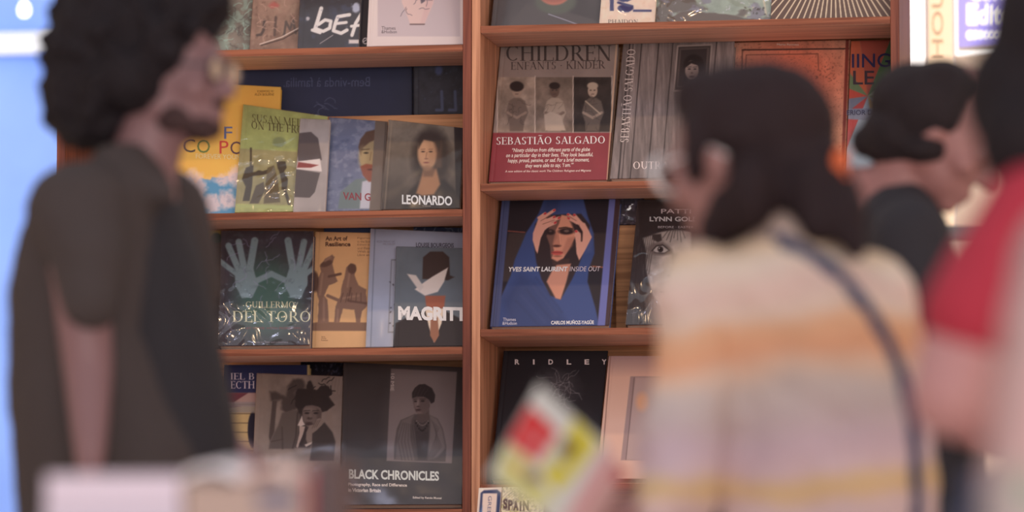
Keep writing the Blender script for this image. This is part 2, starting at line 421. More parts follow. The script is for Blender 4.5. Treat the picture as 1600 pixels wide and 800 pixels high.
# ------------------------------------------------------------------ books
JACKET = vcol_mat('printed_jacket', 0.55, 0.42)
GLOSSJ = vcol_mat('glossy_jacket', 0.22, 0.5, bump=0.04, bscale=14)
PAGES = plain('pages', (196, 182, 165), 0.8, var=0.12, bscale=300, stretch=(1, 1, 1))
WRAP = wrap_mat('plastic_wrap', 0.045, 0.10, 14.0, 0.8)
WRAP_LIGHT = wrap_mat('smooth_wrap', 0.0, 0.12, 5.0, 0.18)
BOOKS = []
class Book: pass
def book(label, quad, zrest, yb, paint=None, base=(120, 100, 90), spine=None, lean=28, th=0.022, cell=1.2,
         wrap=None, mat=None, group=None, name='book', page=PAGES, cat='book', board=0.002, art_k=KL, inside=True):
    """quad: TL, TR, BR, BL of the front cover as seen; stands on zrest, yb behind the front plane, leaning back"""
    a = R(lean); ca, sa = math.cos(a), math.sin(a)
    vdir = Vector((0, sa, ca)); nb = Vector((0, ca, -sa)); ux = Vector((1, 0, 0))
    p0 = Vector((0, Y0 + yb, zrest + th * sa + 0.0006))
    hit = lambda p: plane_hit(p[0], p[1], p0, nb)
    TL, TR, BR, BL = [hit(q) for q in quad]
    def drop(T, B):
        vt, vb = (T - p0).dot(vdir), (B - p0).dot(vdir)
        return T + (B - T) * (vt / (vt - vb))
    BL, BR = drop(TL, BL), drop(TR, BR)
    if inside:
        cx = (BL.x + BR.x) / 2
        lo_, hi_ = (XL0 + TH, XL1 - TH) if cx < XL1 else (XR0 + TH, XR1 - TH)
        for q in (TL, TR, BL, BR): q.x = min(max(q.x, lo_ + .0022), hi_ - .0022)
    bk = Book(); bk.p0, bk.n, bk.TL, bk.TR, bk.BR, bk.BL = p0, nb, TL, TR, BR, BL
    mid = (BL + BR) / 2
    root = empty(name, (mid.x, mid.y, zrest), label, cat, group)
    bk.root = root
    W = (BR - BL).length; H = (TL - BL).length
    sc = F / Y0
    nx = max(2, int(W * sc / cell)); ny = max(2, int(H * sc / cell))
    u, v = np.meshgrid(np.linspace(0, 1, nx + 1), np.linspace(0, 1, ny + 1))
    A = [np.array(q) for q in (BL, BR, TR, TL)]
    pts = (A[0] * ((1 - u) * (1 - v))[..., None] + A[1] * (u * (1 - v))[..., None] + A[2] * (u * v)[..., None] + A[3] * ((1 - u) * v)[..., None])
    # slightly rounded spine hinge and edges
    n_ = np.array(nb)
    du = u * W
    groove = np.exp(-((du - 0.011) / 0.0022) ** 2) * 0.0009 if th > 0.012 else 0 * du
    edge = np.clip(1 - np.minimum(du, W - du) / 0.0012, 0, 1) ** 2 * 0.0007
    pts = pts + n_ * (groove + edge)[..., None]
    flat = pts.reshape(-1, 3)
    X, Yp = proj_np(flat); X = X.reshape(u.shape); Yp = Yp.reshape(u.shape)
    art = Art(X, Yp, base); art.u, art.v = u, v
    if paint: paint(art)
    lum = art.C @ np.array([.3, .59, .11]); art.C = art.C * .88 + lum[..., None] * .12
    colr = alb(art.C, art_k).reshape(-1, 3)
    nv = len(flat)
    idx = np.arange(nv).reshape(ny + 1, nx + 1)
    quads = np.stack([idx[:-1, :-1], idx[:-1, 1:], idx[1:, 1:], idx[1:, :-1]], -1).reshape(-1, 4)
    # rim of the front board
    rim = np.concatenate([idx[0, :], idx[1:, -1], idx[-1, -2::-1], idx[-2:0:-1, 0]])
    back = flat[rim] + n_ * board
    nr = len(rim); k0 = nv
    r0, r1 = rim, np.roll(rim, -1); b0 = k0 + np.arange(nr); b1 = np.roll(b0, -1)
    rq = np.stack([r1, r0, b0, b1], -1)
    allv = np.concatenate([flat, back]); allq = np.concatenate([quads, rq])
    cols = np.concatenate([colr, colr[rim] * 0.9])
    me = bpy.data.meshes.new('front_cover')
    me.vertices.add(len(allv)); me.vertices.foreach_set('co', allv.astype(np.float32).ravel())
    nl = len(allq) * 4
    me.loops.add(nl); me.loops.foreach_set('vertex_index', allq.astype(np.int32).ravel())
    me.polygons.add(len(allq)); me.polygons.foreach_set('loop_start', np.arange(0, nl, 4, dtype=np.int32))
    me.update(calc_edges=True)
    ca_ = me.color_attributes.new('Col', 'FLOAT_COLOR', 'POINT')
    ca_.data.foreach_set('color', np.concatenate([cols, np.ones((len(cols), 1))], 1).astype(np.float32).ravel())
    bk.cover = link('front_cover', me, mat or JACKET, root)
    sp = spine if spine is not None else base
    spm = plain('spine_%d_%d_%d' % tuple(int(c) for c in sp), sp, 0.5, art_k)
    def slab(nm, a0, a1, d0, d1, m_, inset=0.0):
        q = []
        for d in (d0, d1):
            for (s_, t_) in ((a0, 0), (a1, 0), (a1, 1), (a0, 1)):
                t2 = inset + t_ * (1 - 2 * inset)
                lo = BL + (BR - BL) * s_; hi = TL + (TR - TL) * s_
                q.append(lo + (hi - lo) * t2 + nb * d)
        b = MB(); b.hexa(q); return link(nm, b.mesh(), m_, root)
    slab('back_cover', 0, 1, th - board, th, spm)
    slab('spine', 0, min(.012, .003 / W), board, th - board, spm)
    slab('page_block', min(.013, .0031 / W), 1 - .003 / W, board, th - board, page, inset=.004 / H)
    if wrap:
        N = 26
        uu, vv = np.meshgrid(np.linspace(-.004, 1.004, N), np.linspace(0.0, 1.004, N))
        w = (A[0] * ((1 - uu) * (1 - vv))[..., None] + A[1] * (uu * (1 - vv))[..., None] + A[2] * (uu * vv)[..., None] + A[3] * ((1 - uu) * vv)[..., None])
        wr = fbm(uu * 40, vv * 40, 5, len(BOOKS) + 3, 3)
        w = w - n_ * (0.0012 + 0.0016 * wr)[..., None]
        iw = np.arange(N * N).reshape(N, N)
        b = MB(); b.v = [tuple(p) for p in w.reshape(-1, 3)]
        b.f = [(int(iw[j, i]), int(iw[j, i + 1]), int(iw[j + 1, i + 1]), int(iw[j + 1, i])) for j in range(N - 1) for i in range(N - 1)]
        o = link('plastic_wrap', b.mesh(), wrap, root, smooth=True)
        o['label'] = 'clear crinkled plastic wrap'
    BOOKS.append(bk)
    return bk
def text(bk, s, x0, y0, x1, y1, c, slope=0.0, shear=0.0, rot=0, bold=0.0, font='sans', space=1.0, mirror=False, lift=0.0004, name='lettering', skew=0.0):
    """lettering printed on a cover, fitted to the box it fills"""
    v, f = serif_mesh(s) if font == 'serif' else sans_mesh(s, bold, space)
    if len(v) == 0: return
    mn, mx = v.min(0), v.max(0)
    if font == 'serif': mn[1] = 0; mx[1] = 1
    n = (v - mn) / (mx - mn + 1e-9)
    a, b = n[:, 0], n[:, 1]
    if mirror: a = 1 - a
    if rot == 0:
        px = x0 + a * (x1 - x0) + b * shear; py = y1 - b * (y1 - y0) + a * slope
    elif rot == 90:
        px = x1 - b * (x1 - x0) + a * skew; py = y1 - a * (y1 - y0); px = px
    else:
        px = x0 + b * (x1 - x0) + a * skew; py = y0 + a * (y1 - y0)
    p0 = bk.p0 - bk.n * lift
    mb = MB(); mb.v = [tuple(plane_hit(px[i], py[i], p0, bk.n)) for i in range(len(v))]; mb.f = f
    return link(name, mb.mesh(), ink(c), bk.root)
# ------------------------------------------------------------------ cover art, left case, top row
def spots(A, n, box, c, r, seed, a=0.6):
    rnd = random.Random(seed)
    for _ in range(n):
        A.ell(rnd.uniform(box[0], box[2]), rnd.uniform(box[1], box[3]), rnd.uniform(r * .4, r), rnd.uniform(r * .3, r * .8), c, 1.0, rnd.uniform(0, 3), a)
def scribble(A, n, box, c, w, seed, L=9, a=0.7):
    rnd = random.Random(seed)
    for _ in range(n):
        x, y = rnd.uniform(box[0], box[2]), rnd.uniform(box[1], box[3]); pts = [(x, y)]; t = rnd.uniform(0, 6.3)
        for _ in range(5):
            t += rnd.uniform(-.9, .9); x += math.cos(t) * L / 3; y += math.sin(t) * L / 3; pts.append((x, y))
        A.line(pts, w, c, 0.8, a)

def p_teal(A):
    A.noise(.35, 30, 3); A.noise(.55, 12, 5, (120, 150, 138), .5, .15)
    scribble(A, 40, (340, -60, 392, 72), (128, 160, 148), 1.3, 4); scribble(A, 16, (350, 15, 392, 70), (70, 66, 66), 1.2, 8)
bk = book('dull grey-green book with teal scribbles, leftmost on the top shelf of the left case', [(332, -95), (402, -95), (393, 73), (318, 75)], LT[0], .152, p_teal, (104, 98, 90), group=None)
def p_jim(A):
    A.noise(.3, 26, 9); A.noise(.6, 9, 2, (134, 112, 96), .52, .2); spots(A, 40, (398, -40, 462, 66), (96, 72, 64), 3.0, 4, .5)
    A.ell(428, 8, 8, 5, (150, 74, 70), 3, a=.8, wob=6)
    A.line([(413, 32), (412, 47), (408, 54), (402, 55)], 4.2, (70, 60, 58), 1.5, .9)
    A.line([(431, 27), (429, 55)], 4, (78, 64, 60), 1.5, .9)
    A.line([(444, 54), (447, 34), (453, 46), (458, 32), (462, 52)], 3.6, (74, 66, 64), 1.5, .9)
    A.line([(406, 69), (440, 58), (466, 44)], 1.6, (190, 176, 166), .8, .8); A.line([(408, 71), (442, 61), (467, 47)], 1.8, (60, 48, 46), .8, .8)
    scribble(A, 16, (400, -20, 462, 60), (160, 130, 116), 1.1, 14)
book('brown mottled book with dark hand-painted letters JIM on the top shelf', [(403, -115), (474, -115), (466, 71), (390, 72)], LT[0], .124, p_jim, (118, 94, 82))
def p_bea(A):
    A.noise(.18, 30, 11); A.noise(.5, 14, 3, (74, 82, 112), .56, .2)
    W = (205, 194, 190)
    A.line([(502, 13), (497, 30), (492, 46)], 6.0, W, 1.2); A.line([(494, 45), (505, 49), (515, 44), (517, 33), (508, 31), (498, 38)], 5.2, W, 1.2)
    A.line([(488, 47), (500, 51)], 5, W, 1.2)
    A.line([(546, 23), (528, 26), (524, 36), (521, 48), (533, 52), (542, 47)], 5.4, W, 1.2); A.line([(524, 37), (541, 35)], 4.6, W, 1.2)
    A.line([(565, 21), (556, 36), (550, 55)], 5.4, W, 1.2); A.line([(549, 41), (566, 39)], 4.5, W, 1.2)
    A.rect(545, 62, 562, 68, W, 2, a=.9); A.ell(481, 29, 3, 3, (170, 165, 170), 2, wob=2); A.ell(556, 12, 6, 7, (158, 162, 178), 3, wob=6)
    A.line([(500, 68), (520, 55)], 1.4, (160, 150, 150), .8, .8); spots(A, 14, (470, -60, 560, 66), (120, 124, 140), 2, 6, .5)
book('dark slate book with rough white hand-painted letters, beside the vase book', [(476, -140), (570, -140), (560, 70), (465, 71)], LT[0], .092, p_bea, (62, 60, 66), wrap=WRAP_LIGHT)
def p_blk(A):
    A.ell(571, 64, 4.5, 5, (200, 190, 190), 1); A.ell(571, 64, 3.2, 3.7, (45, 40, 44), 1); A.line([(568, 65), (573, 62)], 1.2, (190, 180, 180), .6)
book('thin black book peeking out beside the white vase book', [(572, -140), (612, -140), (604, 69), (561, 70)], LT[0], .121, p_blk, (46, 41, 46), th=.012)
def p_vase(A):
    A.rect(590, -200, 719, 57, (160, 148, 153), 1.2); A.vgrad(0, 60, (176, 164, 166), .25)
    A.poly([(632, -60), (672, -60), (680, -20), (677, 5), (668, 26), (663, 38), (641, 38), (636, 24), (628, 4), (626, -20)], (180, 156, 152), 1.5)
    A.poly([(660, -60), (672, -60), (680, -20), (676, 6), (664, 36), (656, 38), (664, 10)], (176, 146, 146), 3, .6)
    scribble(A, 9, (634, -20, 668, 26), (84, 76, 88), 1.1, 5, 10, .7); A.line([(641, 38), (663, 38)], 2, (90, 74, 76), 1)
    A.poly([(655, -10), (668, -12), (664, 2), (658, 6)], (66, 62, 76), 1.4, .8)
    A.hgrad(579, 582, (186, 172, 172), .0); A.line([(585, -190), (578, 70)], 1.2, (174, 160, 158), 1.4, .8)
b = book('white book with a pale cracked vase on its cover, on the top shelf', [(585, -180), (732, -180), (729, 66), (573, 69)], LT[0], .07, p_vase, (184, 172, 169))
text(b, 'Thames', 596, 41, 618, 46.5, (86, 78, 82)); text(b, '&Hudson', 596, 47, 620, 52, (86, 78, 82))

# second row
def p_navy(A):
    A.noise(.10, 50, 4); A.hgrad(600, 645, (30, 32, 46), .35)
    scribble(A, 5, (502, 158, 520, 174), (84, 92, 122), .9, 3, 14)
b = book('large navy book lying behind, with faint mirrored lettering, under the top shelf', [(372, 92), (644, 88), (644, 178), (372, 182)], z_riser_l, .318, p_navy, (33, 38, 66), lean=4, th=.025)
text(b, 'Bem-vinda \u00e0 familia.', 443, 121, 578, 136, (62, 68, 96), mirror=True, bold=-.005, slope=-1)
def p_navy2(A):
    A.noise(.3, 12, 4); A.ell(685, 110, 6, 8, (58, 66, 102), 4, wob=5); A.line([(690, 143), (691, 172), (682, 172)], 4.5, (62, 70, 98), 2); A.line([(711, 143), (712, 172), (702, 172)], 4.5, (62, 70, 98), 2)
    spots(A, 24, (650, 100, 720, 172), (52, 58, 84), 2, 5, .5)
book('near-black book with faint blue marks, standing right of the large navy book', [(646, 90), (727, 90), (727, 178), (646, 178)], z_riser_l, .285, p_navy2, (38, 38, 48), lean=4, th=.03)
def p_orange(A):
    A.noise(.04, 30, 3); A.vgrad(150, 285, (222, 160, 60), .35)
    n = fbm(A.X, A.Y, 16, 8)
    skyl = 274 - 14 * (n - .5) * 2
    A.put(np.clip((A.Y - skyl) / 3, 0, 1), (70, 128, 166))
    cl = fbm(A.X, A.Y, 13, 21, 5)
    for (cx, cy, rx, ry) in ((300, 292, 20, 26), (333, 318, 16, 13), (356, 312, 14, 14), (290, 324, 26, 10), (278, 300, 14, 18), (372, 276, 14, 14), (350, 280, 18, 7)):
        A.ell(cx, cy, rx, ry, (204, 176, 174), 9, a=.8, wob=16, seed=cx)
    A.noise(.4, 7, 6, (112, 120, 146), .6, .2, mask=np.clip((A.Y - skyl) / 8, 0, 1))
b = book('orange book with a blue cloudy sky along its lower edge, behind the man\'s face', [(270, 127), (439, 136), (430, 329), (252, 331)], LT[1], .1075, p_orange, (226, 156, 66), th=.014)
text(b, 'FOREWORD BY', 402, 141, 428, 144.5, (110, 72, 40)); text(b, 'ALEX BOURNE', 398, 145.5, 428, 149.5, (110, 72, 40))
text(b, 'F', 350, 198, 363, 217, (84, 96, 132)); text(b, 'I', 369, 199, 371.5, 218, (196, 156, 92))
text(b, 'C', 286, 217, 305, 238, (66, 60, 60)); text(b, 'P', 343, 220, 357, 240, (176, 62, 58)); text(b, 'O', 360, 221, 379, 241, (80, 52, 66)); text(b, 'O', 308, 218, 328, 239, (92, 110, 60))
text(b, 'FOREVER YOUNG', 306, 240, 383, 247.5, (216, 184, 140), slope=2)
def p_susan(A):
    A.poly([(374, 232), (512, 240), (505, 322), (368, 318)], (146, 138, 96), 2); A.noise(.10, 14, 3)
    D = (70, 62, 50)
    A.line([(392, 232), (392, 262)], 3, D, 1.5); A.poly([(384, 262), (396, 258), (394, 290), (390, 314), (379, 314), (384, 292), (378, 280)], D, 1.5)
    A.line([(396, 272), (412, 270), (424, 266)], 6, D, 1.5); A.ell(405, 270, 5, 4, D, 1.5)
    A.poly([(400, 290), (412, 284), (414, 298), (404, 318), (390, 318)], (86, 76, 60), 2)
    A.poly([(432, 252), (446, 252), (448, 262), (444, 268), (450, 280), (448, 300), (440, 296), (440, 270), (434, 264)], D, 1.5); A.line([(436, 256), (446, 300), (452, 318)], 5, D, 1.5)
    A.poly([(418, 262), (428, 258), (434, 280), (438, 316), (412, 318), (414, 290)], (100, 88, 62), 2)
    A.line([(370, 322), (506, 326)], 4, (160, 166, 104), 1.5)
    A.ell(436, 222, 10, 8, (132, 138, 92), 3)
b = book('green book in glittering crinkled plastic wrap in front of the orange book', [(380, 163), (512, 182), (500, 328), (367, 328)], LT[1], .083, p_susan, (158, 162, 98), spine=(150, 160, 96), wrap=WRAP, th=.02)
text(b, 'SUSAN MEISE', 394, 178, 482, 190, (98, 92, 56), font='serif', slope=9); text(b, 'ON THE FRON', 393, 189, 484, 201, (88, 78, 52), font='serif', slope=9)
def p_suit(A):
    A.noise(.06, 20, 3)
    A.poly([(467, 208), (486, 206), (497, 216), (503, 250), (466, 252), (463, 230)], (88, 78, 78), 1.5); A.poly([(462, 264), (500, 270), (492, 300), (484, 309), (460, 308)], (88, 78, 76), 1.5)
    A.poly([(466, 252), (500, 248), (503, 268), (462, 264)], (205, 190, 184), 1.5); A.poly([(466, 253), (486, 256), (498, 258), (486, 262), (464, 262)], (136, 60, 54), 1.3)
book('narrow grey book with a dark suit and red tie shown sideways, before the green book', [(469, 185), (516, 187), (508, 328), (458, 328)], LT[1], .062, p_suit, (156, 146, 142), wrap=WRAP_LIGHT, th=.012)
def p_vang(A):
    A.noise(.5, 7, 3, (140, 142, 158), .5, .2); A.noise(.6, 10, 8, (78, 86, 112), .55, .2, sx=1.8)
    A.poly([(528, 326), (532, 300), (556, 280), (590, 276), (590, 326)], (104, 116, 116), 2); A.poly([(562, 326), (566, 284), (580, 280), (584, 326)], (170, 168, 176), 2.5)
    A.ell(580, 243, 18, 33, (148, 128, 94), 3); A.poly([(560, 230), (563, 218), (572, 206), (588, 202), (588, 218), (578, 222), (568, 230), (564, 244)], (92, 68, 56), 2.5)
    A.ell(566, 246, 6, 16, (168, 148, 108), 5, a=.6); A.ell(572, 239, 3.6, 1.3, (50, 44, 38), 1.3); A.line([(565, 234), (577, 233)], 1.3, (92, 72, 52), 1.2); A.line([(580, 238), (578, 250)], 1.6, (120, 98, 70), 1.6)
    A.poly([(563, 260), (572, 256), (588, 258), (588, 284), (576, 284), (567, 274)], (134, 74, 56), 2.5); A.ell(580, 265, 6, 1.6, (92, 46, 40), 1.3)
    A.poly([(587, 180), (610, 180), (600, 330), (577, 330)], (108, 94, 84), 1.2); A.line([(603, 192), (595, 326)], 1.4, (80, 68, 60), 1)
b = book('blue mottled book with a bearded portrait, partly behind the brown portrait book', [(514, 183), (606, 190), (598, 326), (502, 325)], LT[1], .09, p_vang, (104, 110, 134), wrap=WRAP_LIGHT, th=.02)
text(b, 'VAN G', 536, 300, 579, 312, (128, 46, 56), bold=.02, slope=2)
def p_leo(A):
    A.vgrad(196, 330, (64, 55, 50), 1.0); A.noise(.14, 16, 3); A.noise(.4, 20, 9, (88, 78, 68), .5, .25)
    A.ell(674, 246, 30, 46, (54, 44, 40), 12, wob=5); A.poly([(626, 330), (638, 300), (654, 284), (694, 280), (712, 298), (716, 330)], (46, 39, 38), 6)
    A.poly([(650, 302), (656, 284), (662, 264), (682, 264), (688, 288), (678, 304), (660, 306)], (150, 108, 76), 4); A.poly([(660, 262), (682, 262), (676, 276), (662, 276)], (96, 68, 52), 4, .7)
    A.ell(668, 240, 15.5, 25, (158, 120, 90), 4); A.ell(662, 238, 8, 18, (180, 140, 108), 6, a=.6); A.poly([(676, 216), (690, 220), (690, 262), (680, 262), (682, 240)], (92, 66, 52), 5, .7)
    A.poly([(654, 218), (660, 209), (680, 209), (690, 224), (686, 236), (680, 222), (662, 218), (654, 232)], (58, 46, 41), 3)
    for x in (661, 673): A.ell(x, 237, 2.8, 1.1, (62, 44, 38), 1.2); A.line([(x - 3, 233.5), (x + 3, 233)], .9, (110, 78, 62), 1.2)
    A.line([(667, 238), (665.5, 246)], 1.2, (128, 92, 70), 1.4); A.ell(666, 248, 2.6, .9, (112, 76, 60), 1.2); A.ell(666, 254, 4.2, 1.2, (124, 70, 60), 1.1); A.ell(667, 262, 6, 3, (120, 86, 64), 3, a=.5)
    A.poly([(709, 180), (730, 180), (724, 330), (713, 330)], (46, 38, 38), 1.5); A.line([(612, 192), (601, 326)], 1.5, (150, 130, 108), 1.5, .6)  # right strip is a dark reflection painted into the cover
b = book('brown book with a long-haired portrait, rightmost on the second shelf of the left case', [(607, 187), (724, 200), (718, 326), (596, 326)], LT[1], .065, p_leo, (128, 114, 100), wrap=WRAP_LIGHT, th=.018)
text(b, 'LEONARDO', 628, 304, 706.5, 319, (214, 205, 200), bold=.03, slope=2.5); text(b, 'the complete works', 660, 320.5, 673, 323, (170, 160, 150), slope=.5)

# third row
def p_behind(A):
    A.rect(280, 350, 345, 374, (128, 108, 52), 2); A.noise(.2, 10, 3); A.ell(338, 372, 9, 8, (40, 54, 50), 2); A.line([(317, 392), (317, 440)], 1.3, (96, 86, 60), 1.2, .7)
book('dim brown book with a yellow top band, left of the wrapped pale-hands book', [(282, 360), (352, 360), (347, 546), (272, 548)], LT[2], .115, p_behind, (62, 54, 52))
def p_toro(A):
    A.noise(.3, 22, 3); A.ell(418, 470, 50, 66, (66, 104, 92), 40, a=.9)
    H = (124, 142, 146)
    def hand(cx, cy, s):
        A.poly([(cx - 17 * s, cy - 12), (cx + 12 * s, cy - 14), (cx + 20 * s, cy + 12), (cx + 10 * s, cy + 30), (cx - 6 * s, cy + 32), (cx - 16 * s, cy + 12)], H, 2, wob=2)
        for (dx, dy, ex, ey, w) in ((-14, -6, -42, -27, 8), (-10, -10, -27, -50, 10), (-2, -12, -11, -56, 10), (6, -12, 14, -58, 11), (14, 6, 40, -6, 9)):
            A.line([(cx + dx * s, cy + dy), (cx + ex * s, cy + ey)], w, H, 2)
    hand(384, 434, 1); hand(464, 434, -1)
    A.noise(.35, 8, 12, (84, 96, 104), .58, .15)
    scribble(A, 26, (348, 366, 484, 540), (150, 142, 176), 1.2, 21, 14, .5)
    A.vgrad(500, 545, (54, 48, 56), .55)
b = book('plastic-wrapped book with two pale blue-green hands', [(346, 360), (490, 361), (484, 545), (341, 546)], LT[2], .07, p_toro, (60, 56, 66), wrap=WRAP, th=.028)
text(b, 'GUILLERMO', 384, 471, 460, 481, (206, 190, 160), font='serif'); text(b, 'DEL TORO', 363, 486, 485, 503, (214, 196, 168), font='serif')
text(b, 'AT HOME WITH MONSTERS', 384, 511, 470, 514.5, (130, 66, 66)); text(b, 'inside his films and collections', 396, 533, 450, 536, (150, 140, 150))
def p_res(A):
    A.noise(.04, 30, 3); D, D2 = (116, 88, 74), (88, 64, 55)
    A.rect(480, 504, 590, 518, (112, 84, 68), 2, wob=0) if False else A.poly([(484, 505), (500, 503), (574, 504), (574, 517), (484, 517)], (112, 84, 68), 1.6)
    A.poly([(500, 416), (508, 404), (519, 398), (523, 402), (519, 412), (522, 424), (528, 440), (514, 446), (506, 462), (512, 468), (514, 504), (496, 506), (498, 470), (494, 452), (497, 434), (502, 424)], D, 1.6, wob=2)
    A.ell(510, 412, 10, 4.5, D2, 1.5, -.35); A.line([(514, 432), (532, 428)], 4, D2, 1.5); A.line([(512, 462), (540, 474)], 5, D, 1.5); A.ell(492, 440, 6, 16, D2, 2)
    A.poly([(541, 418), (548, 411), (556, 414), (554, 430), (560, 446), (572, 452), (574, 478), (566, 486), (562, 506), (556, 504), (554, 484), (536, 482), (530, 504), (522, 504), (524, 478), (532, 462), (536, 440)], D, 1.6, wob=2)
    A.line([(548, 450), (544, 470), (572, 474)], 3, D2, 2); A.ell(550, 420, 7, 8, D2, 1.8)
    for q_ in (((504, 428), (500, 460)), ((506, 466), (506, 500)), ((546, 428), (543, 448)), ((536, 466), (560, 462)), ((528, 484), (527, 502)), ((516, 402), (508, 408))): A.line(q_, 2.6, (146, 114, 94), 3, .7)
    for k in range(5): A.line([(536 + k * 7, 458), (532 + k * 8, 472)], 1.3, D2, 1)
b = book('tan book with brown clay figurines and the title An Art of Resilience', [(492, 362), (590, 364), (584, 543), (484, 543)], LT[2], .1105, p_res, (188, 146, 100), th=.018)
text(b, 'An Art of', 508.5, 369, 543, 376, (66, 44, 40), bold=.03); text(b, 'Resilience', 508.5, 378, 547.5, 385, (66, 44, 40), bold=.03)
for i, s_ in enumerate(('Figures', 'in the Estr', 'Edited by', 'and Elsie', 'With an', 'Libre and')):
    text(b, s_, 558.5, 370.5 + i * 5.2, 578 + (i % 3), 374 + i * 5.2, (120, 84, 62))
for i, s_ in enumerate(('Arts', 'Design', 'Resilience')): text(b, s_, 502, 525 + i * 2.8, 508 + i * 2.2, 527 + i * 2.8, (90, 64, 50))
def p_lou(A):
    A.noise(.05, 40, 3); A.line([(586, 357), (579, 545)], 1.5, (112, 118, 134), 1.4); A.poly([(611, 405), (620, 405), (616, 520), (606, 520)], (112, 112, 120), 1.2); A.poly([(612.5, 407), (620, 407), (616, 518), (607.5, 518)], (150, 152, 164), 1)
    spots(A, 8, (609, 440, 617, 515), (60, 58, 66), 2, 3, .8)
b = book('pale grey-blue book with a thin framed picture, behind the suit-and-tie book', [(579, 357), (732, 364), (726, 544), (571, 544)], LT[2], .089, p_lou, (150, 154, 170), th=.016, wrap=WRAP_LIGHT)
text(b, 'LOUISE BOURGEOIS', 650, 379, 709, 386, (50, 50, 64), bold=.02, slope=1); text(b, 'ALEX FRANCOIS', 588.5, 376, 617, 379, (120, 116, 130)); text(b, 'MUSEUM', 598.5, 380, 617, 383, (120, 116, 130))
def p_mag(A):
    A.noise(.10, 40, 3); A.vgrad(400, 520, (96, 104, 110), .4)
    A.poly([(614, 545), (618, 505), (640, 494), (664, 484), (692, 484), (716, 496), (730, 506), (730, 545)], (44, 38, 40), 2.5)
    A.poly([(664, 482), (694, 482), (690, 505), (678, 535), (670, 510)], (196, 180, 160), 1.5); A.poly([(673, 496), (684, 496), (686, 524), (679, 536), (672, 524)], (134, 88, 66), 1.5)
    A.poly([(664, 462), (696, 462), (694, 480), (680, 486), (666, 478)], (140, 78, 58), 2.5)
    A.poly([(660, 430), (661, 402), (672, 393), (692, 393), (702, 402), (703, 430), (710, 433), (700, 438), (660, 436)], (56, 44, 42), 2)
    A.poly([(648, 452), (664, 440), (676, 432), (700, 418), (694, 440), (684, 456), (664, 462)], (186, 176, 170), 2); A.poly([(636, 428), (650, 430), (662, 448), (656, 456)], (176, 168, 164), 2)
b = book('dark suit-and-tie book with a heavy white title, against the middle upright', [(619, 385), (731, 388), (727, 542), (614, 542)], LT[2], .068, p_mag, (84, 94, 104), th=.014)
text(b, 'MAGRITT', 622, 478, 729, 500, (224, 212, 204), bold=.05, slope=2)
book('dark blue book top showing behind the tan book, under the shelf', [(506, 356), (580, 356), (578, 546), (502, 546)], LT[2], .137, None, (54, 66, 96), th=.012)
book('dark blue book top with pale scribbles, behind the grey-blue book', [(646, 354), (731, 356), (727, 546), (640, 546)], LT[2], .13, lambda A: scribble(A, 12, (650, 354, 724, 366), (140, 146, 160), 1, 5), (50, 56, 78), th=.014)

# fourth row
def p_arch(A):
    A.rect(300, 560, 480, 614, (42, 46, 84), 1.5); A.poly([(340, 614), (470, 614), (470, 628), (396, 632), (340, 640)], (104, 52, 64), 1.5)
    A.poly([(366, 628), (388, 614), (420, 614), (420, 636), (366, 634)], (160, 130, 124), 1.5)
    for k in range(12): A.line([(340, 632 + k * 14.5), (460, 632 + k * 14.5)], 1.3, (96, 78, 58), 1)
    A.ell(395, 672, 8, 28, (34, 32, 48), 1.5); A.rect(340, 628, 400, 645, (128, 124, 128), 2, a=.7)
b = book('navy-topped book over tan brickwork with white serif letters, beside the man\'s jacket', [(350, 570), (484, 570), (474, 797), (338, 797)], LT[3], .11, p_arch, (180, 154, 104), th=.02)
text(b, 'IEL B', 360, 583, 397, 593, (190, 182, 190), font='serif'); text(b, 'ECTH', 360, 595.5, 398, 607, (190, 182, 190), font='serif')
book('near-black book in wrap showing above the grey portrait photograph book', [(470, 565), (545, 567), (536, 797), (458, 797)], LT[3], .139, lambda A: spots(A, 40, (470, 566, 540, 584), (110, 106, 130), 2.2, 5, .5), (40, 36, 44), wrap=WRAP)
def TP(ox, oy, s, pts): return [(ox + x / s, oy + y / s) for x, y in pts]
